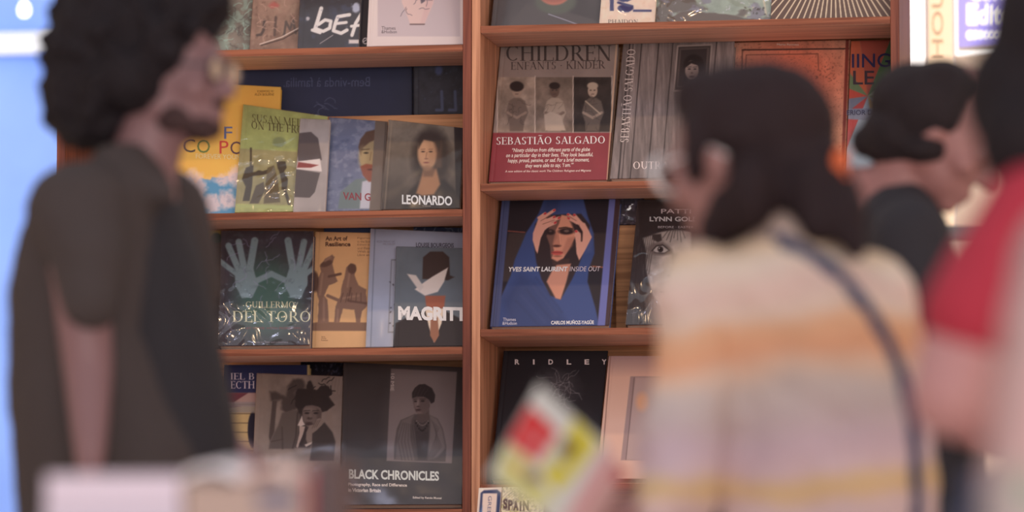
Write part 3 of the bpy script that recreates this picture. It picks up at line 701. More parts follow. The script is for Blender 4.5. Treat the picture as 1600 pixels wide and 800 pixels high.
def p_bas(A):
    T = lambda *p: TP(390, 570, 5.333, p)
    A.noise(.15, 18, 3); A.hgrad(480, 540, (122, 104, 98), .6); A.rect(392, 583, 420, 800, (150, 130, 118), 6, a=.5)
    for k in range(6): A.line([(508 + k * 5, 590), (500 + k * 6, 615)], 1.6, (150, 128, 118), 2, .5)
    A.poly(T((190, 300), (228, 300), (205, 560), (170, 640), (160, 600)), (84, 70, 66), 2)
    A.poly(T((320, 180), (360, 120), (430, 118), (470, 170), (420, 250), (400, 370), (300, 400), (270, 370), (262, 300), (180, 300), (168, 222), (240, 238), (300, 260)), (78, 66, 63), 5, wob=5)
    A.ell(*T((400, 235))[0], 6, 4, (112, 96, 92), 4, a=.6)
    A.poly(T((400, 380), (560, 420), (600, 560), (500, 690), (360, 690)), (72, 60, 58), 4)
    A.poly(T((270, 400), (410, 375), (420, 450), (400, 600), (370, 700), (160, 700), (170, 640), (240, 500)), (98, 84, 78), 3)
    A.line(T((270, 520), (275, 700)), 1.5, (74, 62, 58), 2); A.line(T((400, 400), (385, 600), (360, 690)), 2.2, (70, 58, 55), 2)
    A.line(T((180, 640), (280, 620)), 1.2, (78, 64, 60), 1.5)
    A.poly(T((560, 530), (625, 480), (690, 560), (715, 640), (700, 800), (500, 800), (530, 600)), (66, 56, 54), 2.5)
    A.poly(T((415, 505), (462, 515), (440, 600), (400, 695), (388, 680), (415, 570)), (176, 152, 140), 1.5)
    A.poly(T((470, 515), (484, 560), (436, 680), (410, 665), (450, 570)), (60, 50, 50), 1.5)
    A.poly(T((630, 400), (680, 380), (700, 500), (690, 560), (640, 480)), (134, 114, 104), 3, .7)
    A.poly(T((380, 240), (400, 200), (470, 195), (485, 145), (510, 128), (535, 205), (560, 212), (600, 172), (655, 170), (690, 240), (655, 262), (712, 330), (650, 380), (600, 400), (590, 360), (540, 345), (455, 350), (435, 410), (410, 400), (380, 350)), (50, 42, 42), 2, wob=4)
    scribble(A, 18, (462, 594, 520, 630), (46, 40, 40), 1.6, 5, 9, .9)
    A.poly(T((442, 380), (466, 342), (520, 336), (575, 350), (602, 385), (598, 440), (570, 490), (500, 532), (462, 495), (440, 440)), (112, 94, 88), 1.8)
    A.poly(T((560, 360), (600, 390), (594, 450), (560, 480)), (88, 72, 68), 3, .8); A.ell(*T((490, 372))[0], 7, 3, (136, 116, 108), 4, a=.7)
    for x in (478, 552): A.ell(*T((x, 403))[0], 3.6, 1.5, (46, 38, 38), 1.2); A.line(T((x - 26, 384), (x + 24, 380)), 1.3, (60, 50, 50), 1.2)
    A.ell(*T((500, 445))[0], 4, 2, (70, 56, 54), 1.6); A.ell(*T((506, 425))[0], 2, 4, (130, 110, 102), 2, a=.6); A.ell(*T((495, 492))[0], 6, 2.4, (70, 54, 54), 1.4); A.line(T((465, 478), (520, 478)), 1.1, (84, 66, 64), 1)
    A.poly(T((400, 505), (436, 425), (445, 470), (462, 500), (425, 512)), (196, 176, 166), 1.3)
    A.poly(T((472, 565), (500, 505), (540, 500), (562, 452), (585, 445), (608, 460), (604, 500), (560, 545), (522, 572), (520, 640), (484, 662), (470, 620)), (134, 114, 104), 1.6)
    for k in range(3): A.line(T((520 + k * 18, 530 - k * 6), (556 + k * 16, 466 - k * 3)), .9, (96, 78, 72), 1)
    A.poly(T((458, 665), (522, 640), (516, 660), (470, 684)), (184, 164, 152), 1.3)
b = book('book with a brown-toned photograph of a seated man resting his chin on his hand', [(401, 583), (536, 588), (529, 797), (392, 797)], LT[3], .078, p_bas, (136, 118, 108), th=.022, wrap=WRAP_LIGHT)
def p_blc(A):
    T = lambda *p: TP(590, 570, 5.0, p)
    A.noise(.06, 30, 3); A.poly([(611, 576), (714, 581), (706, 724), (604, 720)], (120, 105, 104), 1.2); A.ell(640, 660, 30, 60, (132, 115, 112), 40, a=.4)
    S, S2, D = (104, 91, 89), (84, 73, 72), (58, 49, 50)
    A.poly(T((290, 385), (180, 432), (150, 500), (128, 640), (128, 740), (320, 752), (530, 758), (538, 640), (510, 500), (470, 420), (400, 390)), S2, 1.8)
    A.poly(T((290, 385), (190, 435), (160, 520), (140, 740), (200, 745), (300, 750), (255, 560), (262, 440)), S, 3)
    A.poly(T((408, 392), (466, 424), (505, 510), (530, 650), (470, 720), (395, 748), (402, 600), (412, 480)), (110, 97, 95), 3)
    for k in range(7):
        A.line(T((200 + k * 14, 450 + k * 4), (160 + k * 26, 600), (190 + k * 26, 745)), .9, (66, 56, 57), 1.4, .75)
        A.line(T((420 + k * 10, 430 + k * 10), (500 - k * 12, 640), (420 - k * 6, 745)), .9, (78, 67, 67), 1.6, .55)
    A.poly(T((285, 430), (400, 425), (404, 560), (380, 745), (322, 742), (300, 600)), (70, 60, 60), 2)
    for k in range(8): A.line(T((300 + k * 13, 520), (318 + k * 9, 720)), .8, (46, 39, 41), 1, .8)
    A.poly(T((318, 360), (402, 345), (404, 430), (350, 455), (296, 440), (310, 400)), (88, 73, 71), 1.8)
    for k in range(9): A.ell(*T((300 + k * 12, 455 + 60 * math.sin(k / 8 * 3.14)))[0], 1.4, 1.6, (40, 34, 36), .9); A.ell(*T((306 + k * 11, 440 + 34 * math.sin(k / 8 * 3.14)))[0], .9, 1.1, (124, 108, 104), .8)
    A.poly(T((272, 262), (300, 246), (365, 250), (402, 275), (410, 320), (396, 360), (368, 386), (328, 388), (300, 370), (284, 330)), (98, 81, 79), 1.3)
    A.poly(T((284, 275), (318, 262), (330, 300), (316, 352), (300, 345), (286, 320)), (126, 106, 102), 3, .75)
    A.ell(*T((296, 286))[0], 2.2, 1.1, (40, 32, 34), 1); A.ell(*T((352, 283))[0], 3.0, 1.2, (40, 32, 34), 1); A.line(T((334, 268), (372, 268)), 1, (52, 42, 43), 1); A.line(T((284, 272), (306, 270)), .9, (52, 42, 43), 1)
    A.line(T((318, 280), (310, 320)), 1.2, (140, 120, 114), 1.4); A.ell(*T((316, 326))[0], 2.4, 1, (66, 52, 53), 1.2); A.ell(*T((318, 352))[0], 4, 1.5, (70, 50, 52), 1); A.ell(*T((324, 374))[0], 4, 1.5, (120, 100, 96), 2)
    A.poly(T((270, 262), (268, 220), (290, 180), (325, 153), (370, 150), (425, 182), (450, 235), (444, 290), (418, 304), (400, 272), (362, 250), (305, 248)), (50, 42, 44), 1.3)
    for k in range(4): A.line(T((285 + k * 24, 240), (310 + k * 28, 165 + k * 8)), .9, (72, 61, 62), 1.4, .6)
b = book('large black book with a sepia portrait of a woman in a headwrap', [(537, 566), (728, 574), (721, 795), (532, 795)], LT[3], .072, p_blc, (64, 57, 58), wrap=WRAP_LIGHT, th=.026)
text(b, 'BLACK CHRONICLES', 545, 733, 686, 748, (218, 204, 192), bold=.035, slope=3.5)
text(b, 'Photography, Race and Difference', 544, 754, 636, 760.5, (200, 186, 176), bold=.04, slope=1.5); text(b, 'in Victorian Britain', 544, 762.5, 595, 768.5, (200, 186, 176), bold=.04, slope=1)
text(b, 'Edited by Ren\u00e9e Mussai', 645, 775.5, 690, 780, (200, 186, 176), bold=.03, slope=1); text(b, '10 MIE', 611, 584, 616.5, 611, (190, 176, 170), rot=-90, skew=-1)

# ------------------------------------------------------------------ right case, top row
def p_man(A):
    A.noise(.10, 26, 3); A.poly([(790, 45), (822, 6), (870, 14), (925, 30), (960, 45)], (84, 79, 80), 3); A.ell(868, 2, 32, 20, (88, 92, 84), 5); A.ell(866, -14, 26, 22, (168, 106, 90), 3); A.ell(866, -40, 40, 44, (150, 96, 84), 4)
    A.line([(857, 22), (880, 30), (902, 38)], 1.4, (142, 140, 156), 1)
book('charcoal book with a ruddy chin, leftmost on the top shelf of the right case', [(786, -150), (960, -150), (942, 39), (767, 40)], RT[0], .095, p_man, (76, 72, 74), wrap=WRAP_LIGHT)
def p_pha(A):
    A.noise(.06, 9, 3); B = (54, 56, 104)
    A.rect(953, -60, 959, 17, B, 1); A.ell(976, -4, 14, 7, B, 1.2, wob=3); A.ell(977, 13, 12, 6, B, 1.2, wob=3); A.line([(966, 4), (988, 10)], 4, B, 1); A.rect(989, 15, 1018, 18.5, B, 1); A.rect(995, -40, 1002, -6, B, 1)
b = book('cream book in crinkled wrap with dark blue shapes, on the right case\'s top shelf', [(950, -130), (1034, -130), (1022, 38), (936, 39)], RT[0], .07, p_pha, (204, 182, 164), wrap=WRAP, th=.014)
text(b, 'PHAIDON', 950, 30.5, 997, 37, (96, 80, 74), font='serif')
def p_land(A):
    A.noise(.12, 14, 3); A.noise(.9, 26, 8, (98, 88, 82), .5, .06, sx=2.4); A.noise(.8, 16, 15, (120, 116, 130), .6, .06, sx=2.0); A.noise(.9, 5, 19, (182, 178, 190), .72, .08)
    A.poly([(1040, 30), (1070, 16), (1120, 20), (1204, 34), (1204, 38), (1040, 38)], (98, 86, 78), 2, wob=5)
    A.line([(1190, -20), (1197, 22)], 3, (176, 170, 150), 1.5, wob=0) if False else A.line([(1190, -20), (1197, 22)], 3, (176, 170, 150), 1.5)
    spots(A, 12, (1160, 12, 1196, 24), (70, 66, 62), 2.4, 5, .7)
book('grey-green book with a painted landscape in wrap on the top shelf of the right case', [(1030, -120), (1214, -120), (1204, 35), (1017, 37)], RT[0], .097, p_land, (140, 152, 140), wrap=WRAP, th=.018)
def p_sun(A):
    cx, cy = 1303, -95
    for k in range(46):
        t = R(6 + k * 3.75); A.line([(cx + 20 * math.cos(t), cy + 20 * math.sin(t)), (cx + 260 * math.cos(t), cy + 260 * math.sin(t))], 1.7, (196, 180, 152), .9)
book('dark brown book with cream sunburst rays, rightmost on the top shelf of the right case', [(1212, -140), (1398, -140), (1393, 33), (1204, 35)], RT[0], .07, p_sun, (84, 68, 62), th=.02)

def kid(A, x, w, seed, bgc, hair, cloth, tone):
    A.rect(x, 120.5, x + w, 206, bgc, 1, sh=.0); M = A.region(x, 120.5, x + w, 206, 1)
    A.noise(.3, 16, seed, mask=M); c = x + w / 2
    A.poly([(c - 17, 176), (c - 12, 158), (c - 5, 153), (c + 6, 153), (c + 13, 158), (c + 18, 176), (c + 12, 190), (c + 10, 205), (c - 11, 205), (c - 12, 190)], cloth, 2)
    A.ell(c, 142, 7.5, 10, tone, 1.5); A.ell(c, 134, 8.5, 5.5, hair, 1.6); A.line([(c - 14, 176), (c, 184), (c + 14, 176)], 4, tone, 1.5, .7)
    A.ell(c - 3, 141, 1.4, .9, (50, 42, 40), .9); A.ell(c + 3, 141, 1.4, .9, (50, 42, 40), .9); A.line([(c - 2, 147), (c + 2, 147)], 1, (70, 50, 48), .8)
    scribble(A, 12, (c - 13, 158, c + 13, 200), tuple(int(q * .7) for q in cloth), 1, seed, 7, .6)
def p_child(A):
    A.noise(.05, 40, 3)
    kid(A, 778, 59, 4, (132, 116, 104), (44, 36, 34), (96, 82, 74), (136, 116, 102)); kid(A, 836.5, 60, 7, (104, 90, 80), (40, 32, 30), (140, 124, 110), (86, 68, 60)); kid(A, 896, 60, 9, (48, 42, 40), (150, 134, 118), (84, 74, 68), (148, 128, 112))
    A.ell(807.5, 135, 11, 8, (40, 33, 32), 2); A.line([(915, 158), (938, 178)], 2, (150, 134, 116), 1); A.poly([(850, 180), (860, 174), (876, 180), (884, 204), (852, 204)], (150, 134, 120), 2)
    for x in (777, 836, 895.5, 956): A.line([(x, 119), (x - .0, 207)], 1.2, (176, 160, 148), 1)
    A.rect(740, 207.5, 990, 300, (124, 46, 54), 1.2); A.noise(.05, 20, 5)
    A.line([(964, 60), (948, 290)], 1.8, (186, 150, 120), 1.2)
b = book('tall grey and red book with three small photographs of children', [(781, 66), (967, 64), (949, 286), (763, 287)], RT[1], .095, p_child, (124, 110, 104), spine=(150, 124, 104), th=.03)
text(b, 'CHILDREN', 791, 71, 955, 95, (66, 58, 56), font='serif'); text(b, 'ENFANTS \u00b7 KINDER', 798, 97, 946, 109, (72, 62, 60), font='serif', slope=-2)
text(b, 'SEBASTI\u00c3O SALGADO', 776, 214.5, 945, 226, (226, 208, 198), font='serif', slope=-2)
for i, (s_, xa, xb) in enumerate((('\u201cNinety children from different parts of the globe', 799, 921), ('on a particular day in their lives. They look beautiful,', 790, 926), ('happy, proud, pensive, or sad. For a brief moment,', 793, 920), ('they were able to say, \u2018I am.\u2019\u201d', 820, 895))):
    text(b, s_, xa, 231.5 + i * 8.1, xb, 239.5 + i * 8.1, (214, 190, 182), bold=.012, slope=-1.5, shear=1.5)
text(b, 'A new edition of the classic work The Children: Refugees and Migrants', 789, 266, 923, 270.5, (206, 180, 172), bold=.01, slope=-1.5, shear=.8)
def p_out(A):
    A.noise(.25, 30, 3, sx=.25, sy=3); A.noise(.18, 8, 6, sx=.3, sy=3)
    for (x, w) in ((1003, 1.6), (1030, 1.6), (1052, 1.4), (1120, 1.6), (984.5, 2.2), (990, 1.2)): A.line([(x, 62), (x - 19, 288)], w, (44, 38, 38), 1)
    sh = -.085
    A.poly([(1059, 72), (1112, 70), (1107, 140), (1053, 142)], (74, 66, 64), 1.2); A.line([(1059, 72), (1112, 70), (1107, 140), (1053, 142), (1059, 72)], 2.0, (132, 120, 116), 1.2); A.line([(1061.5, 75), (1109, 73), (1104.5, 136), (1056, 138), (1061.5, 75)], 1.4, (52, 46, 46), 1)
    A.poly([(1064, 78), (1105, 76), (1101, 132), (1060, 134)], (48, 42, 43), 1.2)
    A.ell(1084, 102, 16, 17, (34, 29, 30), 3); A.poly([(1066, 134), (1070, 118), (1098, 116), (1101, 132)], (38, 33, 34), 2); A.ell(1081, 110, 10.5, 15, (132, 116, 110), 2); A.poly([(1070, 98), (1084, 94), (1094, 100), (1092, 103), (1080, 99), (1071, 106)], (36, 30, 31), 1.5)
    for x in (1077, 1086): A.ell(x, 108, 2.3, 1.2, (42, 34, 34), 1); A.line([(x - 3, 105), (x + 3, 104.5)], 1, (56, 46, 46), 1)
    A.ell(1081, 120, 4, 1.5, (74, 58, 56), 1); A.ell(1081, 114, 2, 1.6, (96, 80, 76), 1.2)
b = book('grey weathered-wood book with a small framed face and vertical lettering on its hinge', [(974, 66), (1148, 64), (1137, 285), (952, 286)], RT[1], .072, p_out, (104, 94, 92), th=.03)
text(b, 'SEBASTI\u00c3O SALGADO', 969, 77, 982, 222, (176, 166, 162), font='serif', rot=90, skew=11); text(b, 'OUTRAS', 989.5, 252.5, 1052, 264, (196, 184, 180), font='serif')
def p_door(A):
    A.ell(1240, 120, 70, 62, (186, 90, 66), 60, a=.8); A.vgrad(170, 290, (206, 146, 106), .7); A.hgrad(1190, 1135, (170, 128, 108), 0); A.rect(1130, 60, 1156, 290, (172, 124, 106), 14, a=.7)
    A.noise(.10, 10, 5); A.noise(.4, 2.4, 6, (112, 60, 46), .64, .08)
    A.line([(1160, 78), (1326, 76)], 2.2, (62, 40, 38), 1); A.line([(1160, 78), (1154, 284)], 1.8, (82, 52, 44), 1); A.line([(1166, 86), (1278, 84), (1279, 110)], 1.3, (104, 56, 44), 1); A.line([(1166, 86), (1164, 130)], 1.3, (104, 56, 44), 1)
    A.line([(1324, 60), (1316, 286)], 5, (120, 50, 42), 1.4); spots(A, 26, (1270, 104, 1304, 126), (96, 52, 44), 1.8, 5, .6)
b = book('orange book with a drawn panelled door, behind the striped-sweater woman\'s head', [(1143, 66), (1329, 62), (1320, 283), (1134, 285)], RT[1], .112, p_door, (184, 122, 96), th=.026)
text(b, 'Marta Ramosa', 1214, 68, 1248, 71, (222, 190, 178))
def p_des(A):
    c = (1356, 150)
    cols = [(92, 112, 76), (120, 134, 140), (150, 126, 84), (128, 140, 150), (160, 66, 66), (104, 108, 122), (176, 72, 60), (96, 118, 84), (178, 92, 64), (160, 78, 64), (70, 108, 74), (126, 146, 126)]
    for i in range(12):
        t0, t1 = R(i * 30 - 8), R(i * 30 + 22)
        A.poly([c, (c[0] + 260 * math.cos(t0), c[1] + 260 * math.sin(t0)), (c[0] + 260 * math.cos(t1), c[1] + 260 * math.sin(t1))], cols[i], 1.5)
    A.poly([(1324, 170), (1400, 168), (1400, 190), (1322, 186)], (112, 118, 134), 2)
b = book('multicoloured book with dark blue capitals, rightmost on the second shelf', [(1330, 64), (1399, 62), (1393, 283), (1321, 283)], RT[1], .075, p_des, (120, 120, 110), th=.02, mat=GLOSSJ, wrap=WRAP_LIGHT)
text(b, 'IING', 1331, 84, 1391, 106, (44, 46, 82), bold=.01, slope=-1); text(b, 'LE', 1333, 110.5, 1366, 132, (60, 52, 60), bold=.01); text(b, 'ERIOR DESIGN', 1323, 172, 1392, 180, (58, 58, 78), bold=.02, slope=-1)

# third row
def p_ysl(A):
    T = lambda *p: TP(770, 300, 6.667, p)
    A.rect(700, 300, 1000, 520, (36, 31, 38), 1); A.poly([(795, 364), (850, 364), (840, 440), (780, 440)], (64, 54, 52), 3, .8); A.poly([(910, 364), (950, 364), (944, 420), (905, 420)], (58, 50, 50), 4, .8)
    A.line([(794, 361), (820, 363)], 1.6, (120, 66, 56), 1.2); A.line([(926, 416), (946, 418)], 1.8, (140, 80, 56), 1.2)
    B, B2, B3 = (52, 70, 122), (42, 54, 94), (74, 88, 136)
    A.poly(T((540, 60), (940, 60), (985, 240), (1050, 430), (1060, 640), (1000, 800)) + [(918, 440), (930, 480), (938, 516), (768, 516), (780, 470), (798, 430)] + T((230, 700), (300, 540), (350, 420), (480, 220)), B, 2.5)
    A.poly(T((560, 80), (700, 70), (680, 200), (560, 260), (470, 330), (500, 220)), B2, 8, .7); A.poly(T((930, 200), (1040, 430), (1030, 620), (960, 640), (1000, 450)), B3, 6, .5)
    for k in range(5): A.line([(806 + k * 8, 470 - k * 9), (842 + k * 9, 508 - k * 5)], 3, B3 if k % 2 else B2, 5, .5)
    A.poly([(812, 428), (838, 438), (862, 470), (884, 500), (880, 516), (800, 516), (786, 470)], B2, 12, .5)
    A.poly([(836, 350), (850, 336), (908, 334), (922, 352), (914, 388), (904, 415), (894, 436), (876, 468), (860, 462), (846, 436), (838, 410), (834, 380)], (50, 40, 43), 2.5)
    SK, SH = (192, 130, 106), (108, 76, 68)
    A.poly([(862, 406), (890, 404), (888, 420), (866, 422)], (66, 48, 46), 2)
    A.poly([(870, 414), (892, 412), (885, 440), (876, 468), (868, 466), (854, 440), (862, 424)], (182, 124, 102), 2.5)
    A.poly(T((650, 260), (800, 240), (860, 430), (820, 560), (730, 690), (670, 728), (606, 690), (596, 560), (560, 460), (590, 360)), SH, 2)
    A.poly(T((715, 238), (775, 250), (845, 400), (862, 460), (800, 580), (735, 690), (670, 722), (612, 692), (640, 620), (625, 560), (670, 470), (655, 400), (690, 330)), SK, 2)
    A.poly(T((780, 480), (850, 470), (830, 560), (750, 660), (720, 620)), (158, 102, 84), 4, .6)
    A.poly(T((660, 400), (690, 390), (710, 500), (712, 560), (640, 572), (622, 540)), (170, 112, 92), 2.5, .8); A.line(T((690, 390), (706, 540)), 1.2, (214, 154, 128), 1.5, .8)
    A.ell(*T((765, 410))[0], 12, 5, (50, 36, 38), 2.4); A.ell(*T((768, 406))[0], 4, 2, (104, 84, 78), 1.2); A.ell(*T((600, 418))[0], 7, 4.5, (46, 34, 36), 2.4); A.ell(*T((600, 408))[0], 2.4, 1.4, (90, 72, 68), 1)
    A.line(T((690, 378), (760, 368), (830, 384)), 2, (60, 42, 40), 1.4); A.ell(*T((664, 562))[0], 6.5, 2, (84, 50, 46), 1.6)
    A.ell(*T((670, 635))[0], 9, 3.4, (176, 74, 68), 1.4); A.line(T((612, 630), (728, 630)), 1, (112, 42, 42), .8); A.ell(*T((672, 668))[0], 6, 1.4, (140, 88, 72), 1.6)
    S = (200, 146, 128)
    A.poly(T((418, 430), (470, 290), (520, 250), (600, 300), (620, 330), (540, 400), (500, 480), (466, 640), (448, 610), (415, 500)), S, 1.6)
    for q_ in (((490, 290), (640, 190)), ((480, 270), (545, 225)), ((520, 310), (640, 262)), ((540, 330), (690, 270)), ((560, 360), (650, 320))): A.line(T(*q_), 4.6, S, 1.3); A.ell(*T(q_[1])[0], 2.4, 1.5, (182, 44, 54), 1, -.5)
    for q_ in (((500, 300), (600, 245)), ((520, 335), (640, 292))): A.line(T(*q_), .9, (132, 84, 74), 1)
    A.poly(T((900, 300), (960, 325), (1000, 400), (1032, 470), (960, 610), (900, 712), (872, 640), (864, 520), (850, 440), (876, 398), (915, 430), (925, 500), (935, 410), (900, 350)), S, 1.6)
    for q_ in (((900, 310), (785, 235)), ((920, 320), (850, 240)), ((890, 330), (790, 275)), ((890, 460), (868, 410))): A.line(T(*q_), 4.4, S, 1.3); A.ell(*T(q_[1])[0], 2.2, 1.5, (182, 44, 54), 1, .5)
    A.line(T((880, 345), (930, 420), (925, 510)), 2.2, (44, 32, 36), 1.2); A.line(T((870, 300), (800, 255)), .9, (132, 84, 74), 1)
    A.poly([(783, 310), (797, 310), (779, 516), (763, 516)], (66, 76, 116), 1.2); A.line([(789, 312), (770, 514)], 1.4, (46, 52, 84), 1)
    A.poly([(952, 310), (962, 310), (945, 516), (933, 516)], (92, 98, 160), 1.2); A.poly([(961.5, 310), (970, 310), (953, 516), (945, 516)], (60, 42, 48), 1)
b = book('blue-edged book with a woman in a blue hood holding her face, on the third shelf', [(784, 312), (969, 311), (951, 514), (765, 515)], RT[2], .09, p_ysl, (40, 36, 44), spine=(66, 76, 116), th=.026)
text(b, 'YVES SAINT LAURENT', 793.5, 417, 886, 424.5, (222, 212, 214), bold=.03, slope=-.5, shear=1.2); text(b, 'INSIDE OUT', 890, 416.5, 937, 424, (190, 180, 186), slope=-.3, shear=1.2, bold=-.005)
text(b, 'Thames', 786, 496.5, 806, 501.5, (190, 190, 204)); text(b, '&Hudson', 785, 502.5, 807.5, 507.5, (190, 190, 204)); text(b, 'CARLOS MU\u00d1OZ-YAG\u00dcE', 861, 500, 928, 507, (214, 206, 206), bold=.03, slope=-.5)
book('dark mottled wrapped book standing on the wooden riser beside the blue-edged book', [(968, 308), (1005, 308), (1003, 352), (965, 352)], z_riser_r, .31, lambda A: spots(A, 60, (965, 310, 1003, 352), (104, 92, 116), 3, 5, .5), (58, 50, 60), lean=6, th=.02, wrap=WRAP)
def p_pat(A):
    T = lambda *p: TP(970, 310, 3.81, p)
    A.noise(.2, 14, 3); SK = (166, 152, 144)
    A.poly(T((110, 190), (420, 190), (420, 800), (260, 800), (230, 640), (185, 570), (160, 480), (145, 400), (148, 300)), SK, 4)
    A.poly(T((100, 20), (420, 20), (420, 200), (330, 180), (240, 200), (150, 230), (110, 240)), (46, 40, 43), 3)
    A.noise(.25, 20, 9, mask=A.region(1008, 360, 1100, 520, 10))
    A.poly(T((240, 560), (420, 540), (420, 800), (300, 800), (250, 700)), (134, 120, 114), 14, .5)
    A.poly(T((80, 230), (125, 215), (150, 330), (148, 420), (165, 500), (190, 580), (240, 650), (262, 800), (20, 800)), (54, 47, 49), 3)
    A.noise(.5, 5, 12, (92, 82, 82), .55, .2, sx=.5, sy=3.5, mask=A.region(975, 372, 1018, 520, 12))
    for k in range(7): A.line(T((290 + k * 12, 180), (250 + k * 22, 235 + (k % 3) * 12)), 1.4, (70, 61, 60), 1.4, .7); A.line(T((130 + k * 12, 215), (112 + k * 9, 330 + k * 20)), 1.4, (52, 45, 46), 1.4, .7)
    A.poly(T((185, 215), (240, 210), (245, 250), (220, 262), (190, 245)), (64, 55, 55), 2.5)
    A.poly(T((150, 300), (190, 265), (250, 262), (305, 300), (312, 330), (250, 340), (190, 335)), (112, 98, 94), 4)
    A.poly(T((192, 308), (215, 284), (250, 280), (285, 306), (262, 322), (215, 324)), (178, 166, 160), 1.4); A.line(T((186, 312), (212, 283), (250, 278), (290, 310)), 1.8, (48, 40, 41), 1.2); A.line(T((200, 322), (260, 326), (286, 312)), 1, (70, 60, 60), 1.2)
    A.ell(*T((236, 303))[0], 4.6, 4.6, (54, 46, 46), 1); A.ell(*T((236, 303))[0], 2, 2, (26, 22, 24), .8); A.ell(*T((229, 297))[0], .9, .9, (220, 210, 205), .6)
    A.poly(T((300, 330), (312, 400), (285, 440), (290, 475), (330, 480), (360, 440), (340, 330)), (126, 112, 106), 4, .8); A.ell(*T((296, 462))[0], 4.5, 2.6, (50, 41, 42), 1.6); A.ell(*T((340, 400))[0], 6, 22, (186, 172, 162), 6, a=.6)
    A.poly(T((240, 556), (300, 540), (350, 545), (420, 548), (420, 575), (330, 590), (270, 575)), (112, 94, 92), 2.5); A.line(T((236, 556), (300, 562), (420, 560)), 1.5, (56, 45, 46), 1.2)
b = book('wrapped black-and-white portrait book with one staring eye, beside the striped sweater', [(997, 312), (1180, 312), (1163, 514), (977, 515)], RT[2], .09, p_pat, (60, 54, 56), wrap=WRAP, th=.026)
text(b, 'PATTI', 1033, 326.5, 1080, 333.5, (196, 184, 184), bold=.01); text(b, 'LYNN GOLD', 1015, 338.5, 1092, 346, (206, 194, 194), bold=.03); text(b, 'BEFORE \u00b7 EASTER', 1028, 353, 1084, 356.5, (170, 160, 160), bold=.01)

# fourth row
def p_rid(A):
    n = fbm(A.X, A.Y, 3, 5, 3); A.ell(866, 606, 30, 22, (96, 92, 96), 30, a=.55, wob=12); scribble(A, 40, (846, 588, 892, 640), (130, 126, 130), .9, 5, 16, .5); A.ell(874, 700, 50, 60, (70, 62, 62), 50, a=.5)
b = book('tall black book with spaced white capitals, behind the colourful leaflet', [(787, 548), (950, 548), (930, 757), (766, 758)], RT[3], .088, p_rid, (30, 28, 34), th=.028)
for ch, x in zip('RIDLEY', (808, 834, 860.5, 889, 917, 944)):
    text(b, ch, x - (1.3 if ch == 'I' else 3.6), 561.5, x + (1.3 if ch == 'I' else 3.6), 569.5, (196, 186, 186), bold=.03)
def p_pink(A):
    A.vgrad(556, 590, (206, 166, 146), .9); A.line([(954, 556), (938, 757)], 1.6, (130, 96, 86), 1); A.line([(948, 556), (931, 757)], 2.5, (226, 178, 150), 1.4)
    A.poly([(985, 588), (1060, 588), (1046, 720), (970, 719)], (148, 124, 122), 1.2); A.poly([(993, 590), (1060, 590), (1046, 718), (978, 718)], (166, 142, 138), 2); A.ell(1004, 628, 10, 14, (206, 150, 110), 8, a=.8); A.line([(991, 590), (978, 718)], 1.4, (110, 90, 90), 1)
book('pale pink-beige book with a framed picture, behind the striped sweater\'s sleeve', [(951, 556), (1076, 556), (1060, 757), (931, 757)], RT[3], .07, p_pink, (150, 122, 122), spine=(206, 160, 134), th=.03)
# ------------------------------------------------------------------ hall shell and background
FLOOR = plain('floor_boards', (192, 178, 166), 0.5, 0.1, 4, .15)
WALLW = plain('plaster_wall', (196, 178, 158), 0.8, 0.05, 30, .04)
def struct(name, x0, x1, y0, y1, z0, z1, mat):
    o = boxobj(name, x0, x1, y0, y1, z0, z1, mat, None, 0); o['kind'] = 'structure'; return o
struct('floor', -9, 6, -2, 17, -.1, 0, FLOOR)
struct('wall_back', -9, 6, 16.8, 17, 0, 5.6, WALLW)
struct('wall_right', 5.8, 6, -2, 17, 0, 5.6, WALLW)
struct('wall_left', -9, -8.8, -2, 17, 0, 5.6, WALLW)

# blue tarpaulin hung behind the left case
def tarp():
    Y = 15.0
    x0, x1 = P(-420, 300, Y).x, P(330, 300, Y).x
    t = empty('blue_tarpaulin', ((x0 + x1) / 2, Y, 0), 'bright blue tarpaulin sheet hanging behind the man in the dark jacket', 'tarpaulin')
    nx, nz = 90, 70; mb = MB()
    zt = P(50, -500, Y).z
    for j in range(nz + 1):
        for i in range(nx + 1):
            x = x0 + (x1 - x0) * i / nx; z = .02 + (zt - .02) * j / nz
            mb.v.append((x, Y + .04 * math.sin(x * 7 + .6 * math.sin(z * 2)) + .02 * math.sin(z * 9 + x * 3), z))
    for j in range(nz):
        for i in range(nx):
            a = j * (nx + 1) + i; mb.f.append((a, a + 1, a + nx + 2, a + nx + 1))
    o = link('sheet', mb.mesh(), plain('tarp_blue', (0.25, 0.42, 1.0), .55, .1, 5, .12, raw=True), t, smooth=True)
    md = o.modifiers.new('solid', 'SOLIDIFY'); md.thickness = .003
    za, zb = P(50, 88, Y).z, P(50, 56, Y).z
    b = MB(); b.box(x0, x1, Y - .09, Y - .07, za, zb)
    link('white_band', b.mesh(), plain('tarp_white', (.9, .92, .95), .5, raw=True), t)
    for k in range(3):
        b = MB(); xx = x0 + (x1 - x0) * (k + .5) / 3; b.tube([(xx, Y, zt - .05), (xx, Y, 5.6)], .006, 6)
        link('rope', b.mesh(), plain('rope', (180, 170, 160), .8), t)
tarp()
lm = P(38, 17, 14.0)
t = empty('wall_lamp', (lm.x, lm.y, lm.z), 'small round white lamp glowing in front of the blue tarpaulin', 'lamp')
